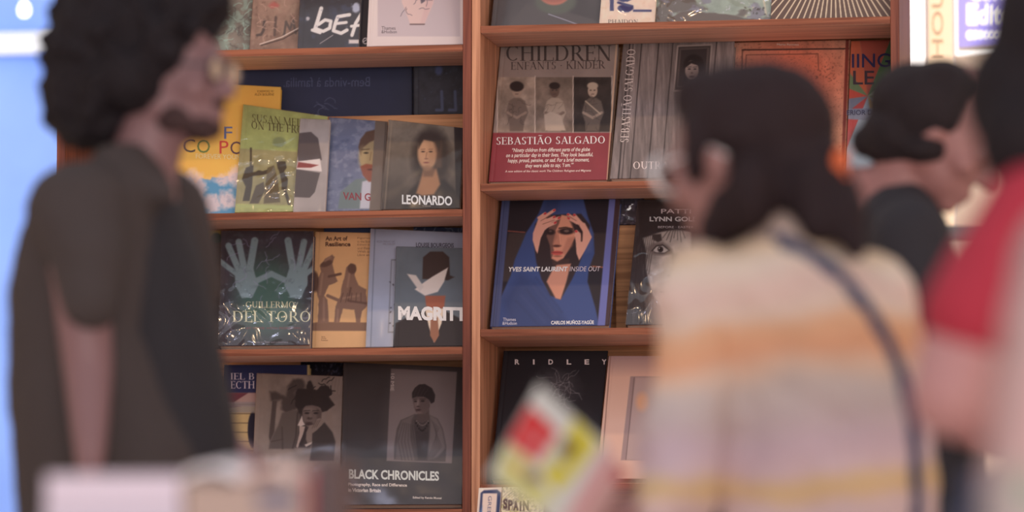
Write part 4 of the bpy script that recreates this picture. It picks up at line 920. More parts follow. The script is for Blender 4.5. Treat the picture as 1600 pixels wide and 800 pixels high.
def lathe(prof, cx, cy, n=20):
    mb = MB()
    for (r, z) in prof:
        for k in range(n): mb.v.append((cx + r * math.cos(2 * math.pi * k / n), cy + r * math.sin(2 * math.pi * k / n), z))
    for i in range(len(prof) - 1):
        for k in range(n): mb.f.append((i * n + k, i * n + (k + 1) % n, (i + 1) * n + (k + 1) % n, (i + 1) * n + k))
    mb.f.append(tuple(range(n))[::-1]); mb.f.append(tuple((len(prof) - 1) * n + k for k in range(n)))
    return mb
link('bulb', lathe([(.006, lm.z - .02), (.015, lm.z - .016), (.020, lm.z - .002), (.018, lm.z + .016), (.010, lm.z + .026)], lm.x, lm.y).mesh(), plain('bulb_glow', (1, .98, .95), .4, raw=True, emit=3.5), t, smooth=True)
link('socket', lathe([(.010, lm.z + .026), (.012, lm.z + .05), (.005, lm.z + .055), (.003, 5.6)], lm.x, lm.y).mesh(), plain('white_metal', (190, 190, 195), .4), t, smooth=True)

# white lightbox column, cream sign and blue sign to the right of the cases
def panel(name, label, cat, px0, px1, py0, py1, Y, d, mat, edge, floor=False, z0=None):
    x0, x1 = P(px0, 60, Y).x, P(px1, 60, Y).x
    za, zb = (0 if floor else P(px0, py1, Y).z), P(px0, py0, Y).z
    t = empty(name, ((x0 + x1) / 2, Y, za), label, cat)
    b = MB(); b.box(x0, x1, Y + .004, Y + d, za, zb); link('body', b.mesh(), edge, t)
    b = MB(); b.box(x0 + .004, x1 - .004, Y, Y + .004, za + .004, zb - .004); link('face', b.mesh(), mat, t)
    return t
LBOX = plain('lightbox_white', (1, .98, .95), .5, raw=True, emit=1.5)
CRM = plain('sign_cream', (.98, .80, .56), .5, raw=True, emit=.62)
BLU = plain('sign_blue', (.38, .34, .85), .5, raw=True, emit=.80)
WHM = plain('sign_white', (1, 1, .98), .5, raw=True, emit=1.4)
EDG = plain('sign_edge', (200, 195, 190), .5)
panel('lightbox', 'glowing white lightbox panel standing right beside the right bookcase', 'lightbox', 1411, 1447, -260, 840, 11.2, .08, LBOX, EDG, floor=True)
cs = panel('sign', 'cream vertical backlit sign with sideways letters beside the white lightbox', 'sign', 1449, 1490, -260, 840, 11.7, .08, CRM, EDG, floor=True)
bs = panel('sign', 'blue backlit sign with white lettering behind the heads at the right', 'sign', 1496, 1680, -150, 75, 12.3, .08, BLU, EDG)
bw = link('border', (lambda b: (b.box(P(1490, 0, 12.31).x, P(1690, 0, 12.31).x, 12.385, 12.40, P(1496, 81, 12.31).z, P(1496, -160, 12.31).z), b)[1])(MB()).mesh(), WHM, bs)
for k in range(2):
    b = MB(); xx = P(1540 + 100 * k, 0, 12.35).x; b.tube([(xx, 12.42, P(1496, -140, 12.35).z), (xx, 12.42, 5.6)], .008, 8); link('hanger', b.mesh(), EDG, bs)
def sign_text(s, x0, y0, x1, y1, Y, mat, parent, rot=0, bold=.0, slope=0):
    v, f = sans_mesh(s, bold); mn, mx = v.min(0), v.max(0); n = (v - mn) / (mx - mn); mb = MB()
    for a, b in n:
        px, py = (x0 + a * (x1 - x0), y1 - b * (y1 - y0) + slope * a) if rot == 0 else (x1 - b * (x1 - x0), y1 - a * (y1 - y0))
        mb.v.append(tuple(P(px, py, Y)))
    mb.f = f; return link('lettering', mb.mesh(), mat, parent)
LTX = plain('sign_letter_brown', (.62, .46, .30), .5, raw=True, emit=.4)
sign_text('HOUSE', 1456, -70, 1474, 92, 11.696, LTX, cs, rot=90, bold=.01)
sign_text('Edito', 1511, 6, 1588, 39, 12.296, WHM, bs, bold=.04)
sign_text('Casa', 1511, -40, 1580, 1, 12.296, WHM, bs, bold=.04)
sign_text('cccccccccc', 1510, 48, 1600, 62, 12.296, WHM, bs, bold=.06)

# low table with guide books in front of the right case
TBL = plain('table_wood', (120, 84, 66), .5, .05, 8, .2)
def table(label, x0, x1, y0, y1, z, mat=TBL, name='display_table'):
    t = empty(name, ((x0 + x1) / 2, (y0 + y1) / 2, 0), label, 'table')
    boxobj('table_top', x0, x1, y0, y1, z - .03, z, mat, t, .004)
    for sx in (x0 + .05, x1 - .09):
        for sy in (y0 + .05, y1 - .09): boxobj('leg', sx, sx + .04, sy, sy + .04, 0, z - .0302, mat, t, .003)
    for sy in (y0 + .06, y1 - .08): boxobj('apron', x0 + .0905, x1 - .0905, sy, sy + .02, z - .11, z - .0302, mat, t, .001)
    return t
zt = .865
table('low wooden display table in front of the right bookcase, mostly below the frame', P(690, 800, 9.6).x, P(1120, 800, 9.6).x, 9.30, 9.94, zt)
YG = -.16
def p_gre(A):
    A.noise(.05, 10, 3); A.poly([(751, 770), (756, 766), (777, 765), (783, 770), (776, 860), (744, 860)], (44, 54, 92), 1.2); A.poly([(754.5, 771), (777, 771), (771, 860), (749, 860)], (206, 180, 166), 1.0)
    A.poly([(749, 800), (754, 790), (750, 860), (744, 860)], (70, 110, 160), 3, .7)
b = book('guidebook with a rounded blue frame and vertical letters, standing before the right case', [(748, 762.5), (784, 761.5), (776, 868), (740, 868)], zt, YG + .0, p_gre, (206, 186, 172), lean=12, th=.014, inside=False)
text(b, 'GREECE', 763, 775, 768.5, 818, (92, 92, 118), rot=-90, skew=-3)
def p_spa(A):
    A.noise(.7, 3, 5, (120, 112, 96), .45, .12); A.noise(.5, 4, 9, (176, 172, 92), .55, .1, mask=A.region(780, 775, 900, 900, 8))
    for k in range(12): A.line([(784 + k * 5, 778), (792 + k * 6, 770 - k * .2), (806 + k * 6, 763)], .8, (120, 108, 96), .8, .8)
b = book('guidebook with the hand-drawn title SPAIN, beside the blue-framed guidebook', [(785.5, 761.5), (850, 760.5), (842, 868), (778, 868)], zt, YG + .0, p_spa, (206, 190, 160), lean=12, th=.016, inside=False)
for ch, x, y, w in (('S', 786, 779, 7), ('P', 794, 781, 7), ('A', 802, 782, 8), ('I', 812, 783, 2.4), ('N', 817, 782, 9)): text(b, ch, x, y, x + w, y + 16, (84, 64, 60), bold=.05)

# pale box on a stand seen between the people at the right
t9 = P(1500, 430, 8.8)
table('narrow side table behind the people at the right, holding a pale box', P(1440, 430, 8.8).x, P(1640, 430, 8.8).x, 8.6, 9.1, P(1500, 436, 8.6).z, name='side_table')
z9 = P(1500, 436, 8.6).z
t = empty('box', (P(1505, 400, 8.8).x, 8.8, z9), 'pale green-white box on the side table between the dark and red shirts', 'box')
xa, xb = P(1472, 400, 8.7).x, P(1540, 400, 8.7).x; zc = P(1500, 352, 8.7).z
boxobj('body', xa, xb, 8.7, 8.95, z9 + .0004, zc - .03, plain('pale_box', (176, 178, 160), .6, var=.1, bscale=20), t, .003)
boxobj('lid', xa - .003, xb + .003, 8.697, 8.953, zc - .0299, zc, plain('dark_lid', (84, 92, 92), .5), t, .003)

# foreground table bottom left with stacked books, far out of focus
YF = 5.2
ztf = P(200, 900, 4.9).z
table('foreground table at lower left carrying blurred stacks of books', P(-150, 800, YF).x, P(640, 800, YF).x, 4.9, 5.75, ztf, plain('table_cloth_white', (180, 170, 168), .7), 'foreground_table')
def solidbook(label, px0, px1, pyt, pyb, Y, dep, col, zb=None, name='book', group=None, cat='book', pages=None):
    x0, x1 = P(px0, pyt, Y).x, P(px1, pyt, Y).x
    zt_ = P(px0, pyt, Y).z; z0 = P(px0, pyb, Y).z if zb is None else zb
    t = empty(name, ((x0 + x1) / 2, Y + dep / 2, z0), label, cat, group)
    m = plain('fg_%d_%d_%d' % col, col, .6); c = .003
    hw, hd = (x1 - x0) / 2, dep / 2
    def bb(nm, a, b_, c_, d, e, f_, mm):
        o = boxobj(nm, a, b_, c_, d, e, f_, mm, t, .001); return o
    cx, cy = (x0 + x1) / 2, Y + hd
    bb('bottom_cover', cx - hw, cx + hw, cy - hd, cy + hd, z0 + .0003, z0 + c, m)
    bb('top_cover', cx - hw, cx + hw, cy - hd, cy + hd, zt_ - c, zt_, m)
    bb('spine', cx - hw, cx + hw, cy - hd, cy - hd + c, z0 + c + .0002, zt_ - c - .0002, m)
    bb('page_block', cx - hw + .003, cx + hw - .003, cy - hd + c + .0003, cy + hd - .004, z0 + c + .0002, zt_ - c - .0002, pages or PAGES)
    return t, zt_
# white stack
z = ztf; k_ = 0
for i, (pb, pt, col) in enumerate(((900, 845, (160, 152, 160)), (845, 794, (166, 158, 168)), (794, 742, (172, 162, 172)))):
    t, z = solidbook(['thick white book at the bottom of the foreground stack, lower left', 'thick white book in the middle of the foreground stack, lower left', 'thick white book on top of the foreground stack, lower left'][i],
                     68 + i * 2, 284 - i, pt, pb, 5.10, .24, col, zb=z + .0003, group='thick white books stacked on the foreground table')
z = ztf
for i, (pb, pt, col) in enumerate(((900, 830, (124, 108, 98)), (830, 756, (140, 122, 112)))):
    t, z = solidbook(['beige book under another beige one on the foreground table', 'beige book with a dark label, right of the white stack in the foreground'][i], 289, 474 - 3 * i, pt, pb, 5.10, .13, col, zb=z + .0003, group='beige books stacked on the foreground table')
bx0, bx1 = P(402, 775, 5.099).x, P(464, 775, 5.099).x
boxobj('label', bx0, bx1, 5.0975, 5.0998, P(402, 798, 5.1).z, P(402, 768, 5.1).z, plain('fg_label', (92, 88, 100), .6), t, 0)
solidbook('dark brown book with its long edge toward the camera, right of the beige books', 492, 530, 714, 900, 5.12, .12, (66, 52, 52), zb=ztf + .0003, pages=plain('dark_pages', (84, 66, 62), .8))
solidbook('slim red book squeezed between the beige and dark brown books', 480, 487, 735, 900, 5.12, .12, (150, 62, 76), zb=ztf + .0003)
# loose pale booklets on top
def booklet(label, px0, px1, py, Y, dep, col, zb, lift, ang):
    x0, x1 = P(px0, py, Y).x, P(px1, py, Y).x
    t = empty('booklet', ((x0 + x1) / 2, Y + dep / 2, zb), label, 'booklet', None)
    mb = MB(); N = 16
    for lay in (0, 1):
        for j in range(5):
            for i in range(N + 1):
                u = i / N; x = x0 + (x1 - x0) * u; y = Y + dep * j / 4 + ang * (u - .5) * .1
                zz = zb + .0006 + lift * (math.sin(u * math.pi) ** .7) * (.55 + .45 * j / 4) + (.007 if lay else 0)
                mb.v.append((x, y, zz))
    n1 = 5 * (N + 1)
    for j in range(4):
        for i in range(N):
            a = j * (N + 1) + i; mb.f.append((a + n1, a + 1 + n1, a + N + 2 + n1, a + N + 1 + n1)); mb.f.append((a, a + N + 1, a + N + 2, a + 1))
    for i in range(N):
        mb.f.append((i, i + 1, i + 1 + n1, i + n1)); a = 4 * (N + 1) + i; mb.f.append((a + 1, a, a + n1, a + 1 + n1))
    for j in range(4):
        a = j * (N + 1); mb.f.append((a + N + 1, a, a + n1, a + N + 1 + n1)); a += N; mb.f.append((a, a + N + 1, a + N + 1 + n1, a + n1))
    link('pages', mb.mesh(), plain('bk_%d_%d_%d' % col, col, .6), t, smooth=False)
    return t
booklet('pale lilac booklet lying open on the foreground stacks', 292, 368, 735, 5.13, .11, (206, 196, 206), P(0, 756, 5.1).z + .002, .024, .4)
booklet('pinkish booklet lying open right of the lilac booklet, in the foreground', 372, 462, 735, 5.14, .10, (204, 176, 168), P(0, 756, 5.1).z + .002, .020, -.3)
# ------------------------------------------------------------------ people
from mathutils.bvhtree import BVHTree
class Shape:
    """overlapping closed solids, fused into one continuous skin by a voxel remesh"""
    def __init__(s): s.v = []; s.f = []
    def _add(s, vs, fs):
        n = len(s.v); s.v += [tuple(p) for p in vs]; s.f += [tuple(i + n for i in f) for f in fs]
    def ell(s, c, r, M=None, n=18, m=12):
        c = Vector(c); M = M or Matrix.Identity(3); vs = []; fs = []
        for j in range(1, m):
            t = math.pi * j / m
            for i in range(n):
                w = 2 * math.pi * i / n
                vs.append(c + M @ Vector((r[0] * math.sin(t) * math.cos(w), r[1] * math.sin(t) * math.sin(w), r[2] * math.cos(t))))
        a = len(vs); vs.append(c + M @ Vector((0, 0, r[2]))); vs.append(c + M @ Vector((0, 0, -r[2])))
        for j in range(m - 2):
            for i in range(n): fs.append((j * n + i, (j + 1) * n + i, (j + 1) * n + (i + 1) % n, j * n + (i + 1) % n))
        for i in range(n):
            fs.append((a, i, (i + 1) % n)); fs.append((a + 1, (m - 2) * n + (i + 1) % n, (m - 2) * n + i))
        s._add(vs, fs)
    def cap(s, p0, p1, r0, r1, n=14):
        p0, p1 = Vector(p0), Vector(p1); d = (p1 - p0); L = d.length; d.normalize()
        a = d.orthogonal().normalized(); b = d.cross(a); rings = []
        for k in range(5):
            t = -math.pi / 2 + math.pi / 2 * k / 4; rings.append((p0 + d * (r0 * math.sin(t)), max(r0 * math.cos(t), 1e-4)))
        for k in range(5):
            t = math.pi / 2 * k / 4; rings.append((p1 + d * (r1 * math.sin(t)), max(r1 * math.cos(t), 1e-4)))
        vs = []; fs = []
        for (c, r) in rings:
            for i in range(n):
                w = 2 * math.pi * i / n; vs.append(c + a * (r * math.cos(w)) + b * (r * math.sin(w)))
        for j in range(len(rings) - 1):
            for i in range(n): fs.append((j * n + i, j * n + (i + 1) % n, (j + 1) * n + (i + 1) % n, (j + 1) * n + i))
        fs.append(tuple(range(n))[::-1]); fs.append(tuple((len(rings) - 1) * n + i for i in range(n)))
        s._add(vs, fs)
    def chain(s, pts, rs):
        for i in range(len(pts) - 1): s.cap(pts[i], pts[i + 1], rs[i], rs[i + 1])
    def loft(s, rings, n=32):
        """rings: (centre, half width vector, half depth vector), stacked along the body"""
        vs = []; fs = []
        for (c, a, b) in rings:
            c, a, b = Vector(c), Vector(a), Vector(b)
            for i in range(n):
                w = 2 * math.pi * i / n; cw, sw = math.cos(w), math.sin(w)
                vs.append(c + a * (math.copysign(abs(cw) ** .85, cw)) + b * (math.copysign(abs(sw) ** .85, sw)))
        for j in range(len(rings) - 1):
            for i in range(n): fs.append((j * n + i, j * n + (i + 1) % n, (j + 1) * n + (i + 1) % n, (j + 1) * n + i))
        fs.append(tuple(range(n))[::-1]); fs.append(tuple((len(rings) - 1) * n + i for i in range(n)))
        s._add(vs, fs)
    def build(s, name, mat, parent, voxel=.007, smooth=4, disp=None, color=None):
        me = bpy.data.meshes.new('tmp'); me.from_pydata(s.v, [], s.f); me.update()
        o = bpy.data.objects.new('tmp', me); COL.objects.link(o)
        md = o.modifiers.new('r', 'REMESH'); md.mode = 'VOXEL'; md.voxel_size = voxel
        if smooth: sm = o.modifiers.new('s', 'SMOOTH'); sm.iterations = smooth; sm.factor = .5
        dg = bpy.context.evaluated_depsgraph_get()
        res = bpy.data.meshes.new_from_object(o.evaluated_get(dg))
        bpy.data.objects.remove(o); bpy.data.meshes.remove(me)
        n = len(res.vertices); co = np.zeros(n * 3); res.vertices.foreach_get('co', co); co = co.reshape(-1, 3)
        if disp is not None:
            nr = np.zeros(n * 3); res.vertices.foreach_get('normal', nr); nr = nr.reshape(-1, 3)
            co = co + nr * disp(co)[:, None]; res.vertices.foreach_set('co', co.ravel()); res.update()
        if color is not None:
            c = color(co); at = res.color_attributes.new('Col', 'FLOAT_COLOR', 'POINT')
            at.data.foreach_set('color', np.concatenate([c, np.ones((n, 1))], 1).astype(np.float32).ravel())
        return link(name, res, mat, parent, smooth=True)
def n3(co, sc, seed=0):
    a = fbm(co[:, 0] + 40, co[:, 2] + 40 + co[:, 1] * .7, sc, seed); b = fbm(co[:, 1] + 47, co[:, 2] + 33 + co[:, 0] * .6, sc, seed + 1)
    return (a + b) - 1.0
def folds(amp, sc, seed):
    return lambda co: amp * (n3(co * np.array([1, 1, .55]), sc, seed) * 1.6 + .6 * n3(co, sc * .4, seed + 3))
def frame(fwd, up=(0, 0, 1)):
    f = Vector(fwd).normalized(); u = Vector(up); u = (u - f * u.dot(f)).normalized(); r = f.cross(u)
    return r, f, u                      # the person's right, forward, up
def head(S, c, fwd, up=(0, 0, 1), k=1.0):
    r, f, u = frame(fwd, up); M = Matrix((r, f, u)).transposed(); c = Vector(c)
    at = lambda x, y, z: c + (r * x + f * y + u * z) * k
    E = lambda p, q: S.ell(at(*p), tuple(w * k for w in q), M)
    E((0, -.012, .035), (.074, .096, .093)); E((0, .03, -.055), (.056, .062, .062)); E((0, .012, 0), (.068, .080, .09))
    E((0, .070, -.098), (.024, .022, .018)); E((0, .082, .026), (.050, .016, .013)); E((0, .088, -.064), (.024, .014, .009)); E((0, .085, -.078), (.021, .014, .009))
    S.cap(at(0, .088, .012), at(0, .113, -.030), .009 * k, .013 * k); E((.012, .100, -.034), (.010, .010, .008)); E((-.012, .100, -.034), (.010, .010, .008))
    for sx in (-1, 1):
        E((sx * .038, .062, -.026), (.026, .028, .024)); E((sx * .033, .080, .004), (.016, .012, .010))
        E((sx * .074, -.008, -.008), (.010, .020, .031)); E((sx * .050, -.002, -.055), (.018, .030, .030))
    return at, (r, f, u)
def hand(S, wrist, d, nrm, side=1, curl=.5, k=1.0):
    """palm, four unequal bent fingers and a thumb leaving the side of the palm"""
    d = Vector(d).normalized(); nrm = Vector(nrm); nrm = (nrm - d * nrm.dot(d)).normalized(); s_ = d.cross(nrm) * side; w = Vector(wrist)
    M = Matrix((s_, d, nrm)).transposed()
    S.ell(w + d * .050 * k, (.040 * k, .052 * k, .016 * k), M); S.cap(w - d * .02, w + d * .02 * k, .025 * k, .026 * k)
    for i, (off, L) in enumerate(((-.030, .066), (-.010, .078), (.010, .073), (.029, .058))):
        p = w + d * .088 * k + s_ * off * k; a = 0; q = [p]
        for seg in (.45, .30, .25):
            a += curl * (.75 + .1 * i); q.append(q[-1] + (d * math.cos(a) + nrm * math.sin(a)) * (L * seg * k))
        S.chain(q, [.0092 * k, .0084 * k, .0078 * k, .0068 * k])
    t0 = w + d * .022 * k - s_ * .030 * k; t1 = t0 + (d * .6 - s_ * .75 + nrm * .3).normalized() * .036 * k; t2 = t1 + (d * .85 - s_ * .25 + nrm * .45).normalized() * .032 * k; t3 = t2 + (d * .95 + nrm * .5).normalized() * .024 * k
    S.chain([t0, t1, t2, t3], [.014 * k, .0115 * k, .010 * k, .008 * k])
SKIN = lambda n, c: plain(n, c, .55, .05, 60, .05)
def legs(S, T, hips, rr, feet_y, hip_w=.09):
    """hips: centre; S body, T trousers; down to the feet on the floor"""
    r, f, u = rr
    for sx in (-1, 1):
        h = Vector(hips) + r * (sx * hip_w); kn = Vector((h.x, h.y, .48)) + f * .03 + r * (sx * .01); an = Vector((kn.x, kn.y, .09)) - f * .04
        S.chain([h, kn, an], [.085, .055, .036]); S.cap(an - f * .03 - u * .05, an + f * .13 - u * .062, .034, .026)
        T.chain([h + u * .03, kn, an + u * .03], [.105, .075, .062])
def shoes(parent, hips, rr, mat, hip_w=.09):
    r, f, u = rr
    for sx in (-1, 1):
        h = Vector(hips) + r * (sx * hip_w); an = Vector((h.x, h.y, .09)) - f * .01 + r * (sx * .01); Sh = Shape()
        Sh.cap(an - f * .045 - u * .048, an + f * .16 - u * .055, .040, .034); Sh.cap(an - f * .03 - u * .02, an + u * .01 - f * .02, .044, .046)
        o = Sh.build('shoe', mat, parent, .007, 3)
        co = np.zeros(len(o.data.vertices) * 3); o.data.vertices.foreach_get('co', co); co = co.reshape(-1, 3); co[:, 2] = np.maximum(co[:, 2], .0006); o.data.vertices.foreach_set('co', co.ravel())
def rings_px(rows, Y, ydepth, shift=0.0):
    out = []
    for (py, xl, xr, *rest) in rows:
        dpt = rest[0] if rest else ydepth; a = P(xl, py, Y); b = P(xr, py, Y)
        out.append(((a + b) / 2 + Vector((0, shift, 0)), (b - a) / 2, Vector((0, dpt, 0))))
    return out
def eyes(at, parent, k=1.0):
    for sx in (-1, 1):
        S = Shape(); S.ell(at(sx * .032, .074, .006), (.0125 * k,) * 3); me = bpy.data.meshes.new('eye'); me.from_pydata(S.v, [], S.f)
        e = link('eye', me, plain('eye_white', (200, 192, 188), .3), parent, smooth=True)
        S = Shape(); S.ell(at(sx * .032, .0835, .006), (.0055 * k, .0045 * k, .0055 * k)); me = bpy.data.meshes.new('iris'); me.from_pydata(S.v, [], S.f)
        link('iris', me, plain('iris', (40, 28, 24), .2), e, smooth=True)
def glasses(at, parent, lensmat, framemat, k=1.0, rx=.026, rz=.021, fr=.0022):
    g = None
    for sx in (-1, 1):
        mb = MB(); pts = [at(sx * .034 + rx * math.cos(w), .102, .006 + rz * math.sin(w)) for w in [2 * math.pi * i / 20 for i in range(21)]]
        mb.tube(pts, fr, 6); mb.tube([at(sx * .058, .101, .010), at(sx * .078, .06, .012), at(sx * .080, -.01, .010), at(sx * .078, -.03, -.008)], .0022, 6)
        if sx == 1: mb.tube([at(-.010, .104, .010), at(0, .108, .013), at(.010, .104, .010)], .002, 6)
        fo = link('glasses_frame', mb.mesh(), framemat, parent, smooth=True)
        mb = MB(); N = 20; c = at(sx * .034, .103, .006); mb.v.append(tuple(c)); mb.v += [tuple(at(sx * .034 + rx * math.cos(2 * math.pi * i / N), .102, .006 + rz * math.sin(2 * math.pi * i / N))) for i in range(N)]
        mb.f = [(0, 1 + i, 1 + (i + 1) % N) for i in range(N)]
        link('lens', mb.mesh(), lensmat, fo)
LENS = bpy.data.materials.new('lens_glass'); LENS.use_nodes = True
_nt = LENS.node_tree; _nt.nodes.clear()
_o = _nt.nodes.new('ShaderNodeOutputMaterial'); _m = _nt.nodes.new('ShaderNodeMixShader'); _t = _nt.nodes.new('ShaderNodeBsdfTransparent'); _g = _nt.nodes.new('ShaderNodeBsdfGlossy')
_g.inputs['Roughness'].default_value = .08; _m.inputs[0].default_value = .85
_nt.links.new(_t.outputs[0], _m.inputs[1]); _nt.links.new(_g.outputs[0], _m.inputs[2]); _nt.links.new(_m.outputs[0], _o.inputs[0])
def hair_mat(name, c): return plain(name, c, .75, .5, 70, .25, stretch=(1, 1, .25), spec=.2)

# ---- man in the dark overshirt, left
YM = 6.8
def man():
    hc = P(268, 118, YM)
    t = empty('person', (P(190, 700, YM).x, YM, 0), 'person with dark curly hair and glasses in a dark brown overshirt, looking right', 'person')
    px = lambda x, y, Y=YM: P(x, y, Y)
    S = Shape(); at, hf = head(S, hc, (1, -.22, -.04))
    bf = frame((.9, -.42, 0)); r, f, u = bf
    S.chain([at(0, -.028, -.07), px(222, 262), px(205, 330)], [.060, .062, .085])
    S.loft(rings_px([(300, 130, 262), (340, 95, 280), (420, 70, 290), (560, 75, 300), (700, 75, 320), (800, 80, 325)], YM, .11))
    hips = px(205, 830); hips = Vector((hips.x, YM, hips.z))
    T = Shape(); T.loft([((hips.x, YM, hips.z + .10), (.17, 0, 0), (0, .13, 0)), ((hips.x, YM, hips.z - .08), (.175, 0, 0), (0, .14, 0))])
    legs(S, T, hips, bf, 0)
    sh, el, wr = px(118, 345, 6.62), px(138, 575, 6.60), px(141, 705, 6.54)
    S.chain([sh, el, wr], [.055, .043, .028]); hand(S, wr, (.02, -.1, -1), (.9, .2, 0), 1, .35)
    sh2 = px(250, 345, 7.0); el2 = px(300, 560, 7.02); wr2 = px(352, 690, 6.85); S.chain([sh2, el2, wr2], [.055, .042, .028]); hand(S, wr2, (.5, -.5, -.6), (0, 0, -1), -1, .5)
    S.build('body', SKIN('skin_tan', (102, 76, 77)), t, .0065, 5)
    eyes(at, t)
    fm = Matrix(hf).transposed(); Bd = Shape()
    for p_, q_ in (((0, .062, -.090), (.046, .036, .026)), ((0, .095, -.051), (.026, .011, .007)), ((.046, .028, -.078), (.018, .034, .026)), ((-.046, .028, -.078), (.018, .034, .026))): Bd.ell(at(*p_), q_, fm)
    Bd.build('beard', hair_mat('beard_dark', (52, 38, 38)), t, .006, 2)
    J = plain('overshirt_brown', (49, 42, 41), .85, .4, 160, .12)
    G = Shape()
    G.loft(rings_px([(232, 160, 236, .075), (262, 140, 258, .095), (285, 128, 266, .12), (305, 100, 270, .14), (340, 60, 262, .165), (400, 36, 262, .17), (450, 26, 262, .17), (520, 22, 262, .17), (600, 22, 290, .17), (700, 26, 335, .17), (800, 32, 352, .17), (880, 36, 356, .16)], YM - .02, .16))
    G.chain([px(122, 335, 6.65), px(134, 400, 6.6), px(139, 470, 6.57)], [.090, .066, .050])
    G.chain([px(250, 335, 6.95), px(285, 450, 6.98)], [.085, .07])
    G.cap(px(205, 262, 6.72), px(255, 300, 6.70), .026, .020); G.cap(px(175, 255, 6.9), px(235, 275, 7.0), .028, .028)
    G.build('overshirt', J, t, .008, 5, folds(.012, .16, 5))
    K = Shape(); K.loft(rings_px([(292, 190, 268, .09), (320, 150, 286, .12), (400, 120, 312, .15), (520, 110, 338, .16), (640, 110, 362, .165), (740, 120, 378, .165), (860, 120, 380, .16)], YM + .02, .14))
    K.build('tee_shirt', plain('black_cotton', (27, 25, 29), .85, .2, 120, .1), t, .009, 4, folds(.006, .12, 9))
    T.build('trousers', plain('dark_denim', (44, 46, 58), .85, .2, 120, .1), t, .011, 4, folds(.006, .12, 2))
    shoes(t, hips, bf, plain('shoe_black', (40, 38, 38), .5))
    H = Shape(); rnd = random.Random(3)
    H.ell(px(228, 52), (.122, .10, .105)); H.ell(px(172, 70), (.105, .10, .12)); H.ell(px(138, 138), (.072, .085, .085)); H.ell(px(118, 190), (.045, .06, .035)); H.ell(px(212, 128, 6.76), (.060, .085, .060)); H.ell(px(160, 200), (.05, .08, .04)); H.ell(px(330, 10), (.035, .06, .05))
    H.ell(px(300, 18), (.055, .075, .055)); H.ell(px(258, 84, 6.74), (.035, .05, .04))
    for (cx, cy, rx, rz, ry, n) in ((228, 48, 118, 104, .11, 130), (165, 80, 98, 118, .11, 120), (135, 150, 68, 74, .09, 70), (300, 12, 54, 52, .08, 50), (212, 128, 50, 52, .09, 30)):
        for _ in range(n):
            w = rnd.uniform(0, 6.283); e = rnd.uniform(-1, 1); s_ = math.sqrt(1 - e * e)
            x, y, z = cx + rx * s_ * math.cos(w) * .97, cy + rz * e * .97, ry * s_ * math.sin(w)
            if x > 272 and y > 52: continue
            if x > 236 and y > 128: continue
            H.ell(px(x, y, YM + z), (rnd.uniform(.010, .019),) * 3, n=8, m=6)
    H.build('hair', hair_mat('hair_black_brown', (24, 20, 23)), t, .0075, 1, lambda co: .012 * n3(co, .022, 4))
    glasses(at, t, LENS, plain('frame_dark', (36, 34, 44), .3), rx=.025, rz=.020)
man()

# ---- woman in the striped sweater
YW = 6.3
STR = [(352, (196, 174, 162)), (385, (208, 176, 148)), (410, (204, 186, 172)), (450, (200, 174, 164)), (485, (206, 178, 162)), (505, (216, 158, 126)), (545, (210, 148, 116)), (572, (200, 172, 152)), (600, (182, 170, 164)), (640, (178, 164, 162)), (690, (186, 166, 174)), (728, (196, 174, 176)), (748, (212, 172, 130)), (768, (210, 170, 132)), (785, (198, 176, 174)), (860, (190, 170, 172)), (900, (208, 160, 120)), (1000, (190, 170, 172))]
ZS = np.array([P(1230, y, YW - .15).z for y, c in STR])[::-1]; CS = np.array([alb(c) for y, c in STR])[::-1]
def knit(co):
    z = co[:, 2] - (co[:, 0] - P(1230, 500, YW).x) * .06 + .035 * n3(co, .16, 5) + .012 * n3(co, .05, 15)
    # the sleeve carries the same bands a little lower
    arm = np.clip((P(1135, 600, YW).x - co[:, 0]) / .03, 0, 1); z = z + arm * .004
    out = np.stack([np.interp(z, ZS, CS[:, k]) for k in range(3)], 1)
    return out * .80 * (1 + .12 * n3(co, .05, 8))[:, None]
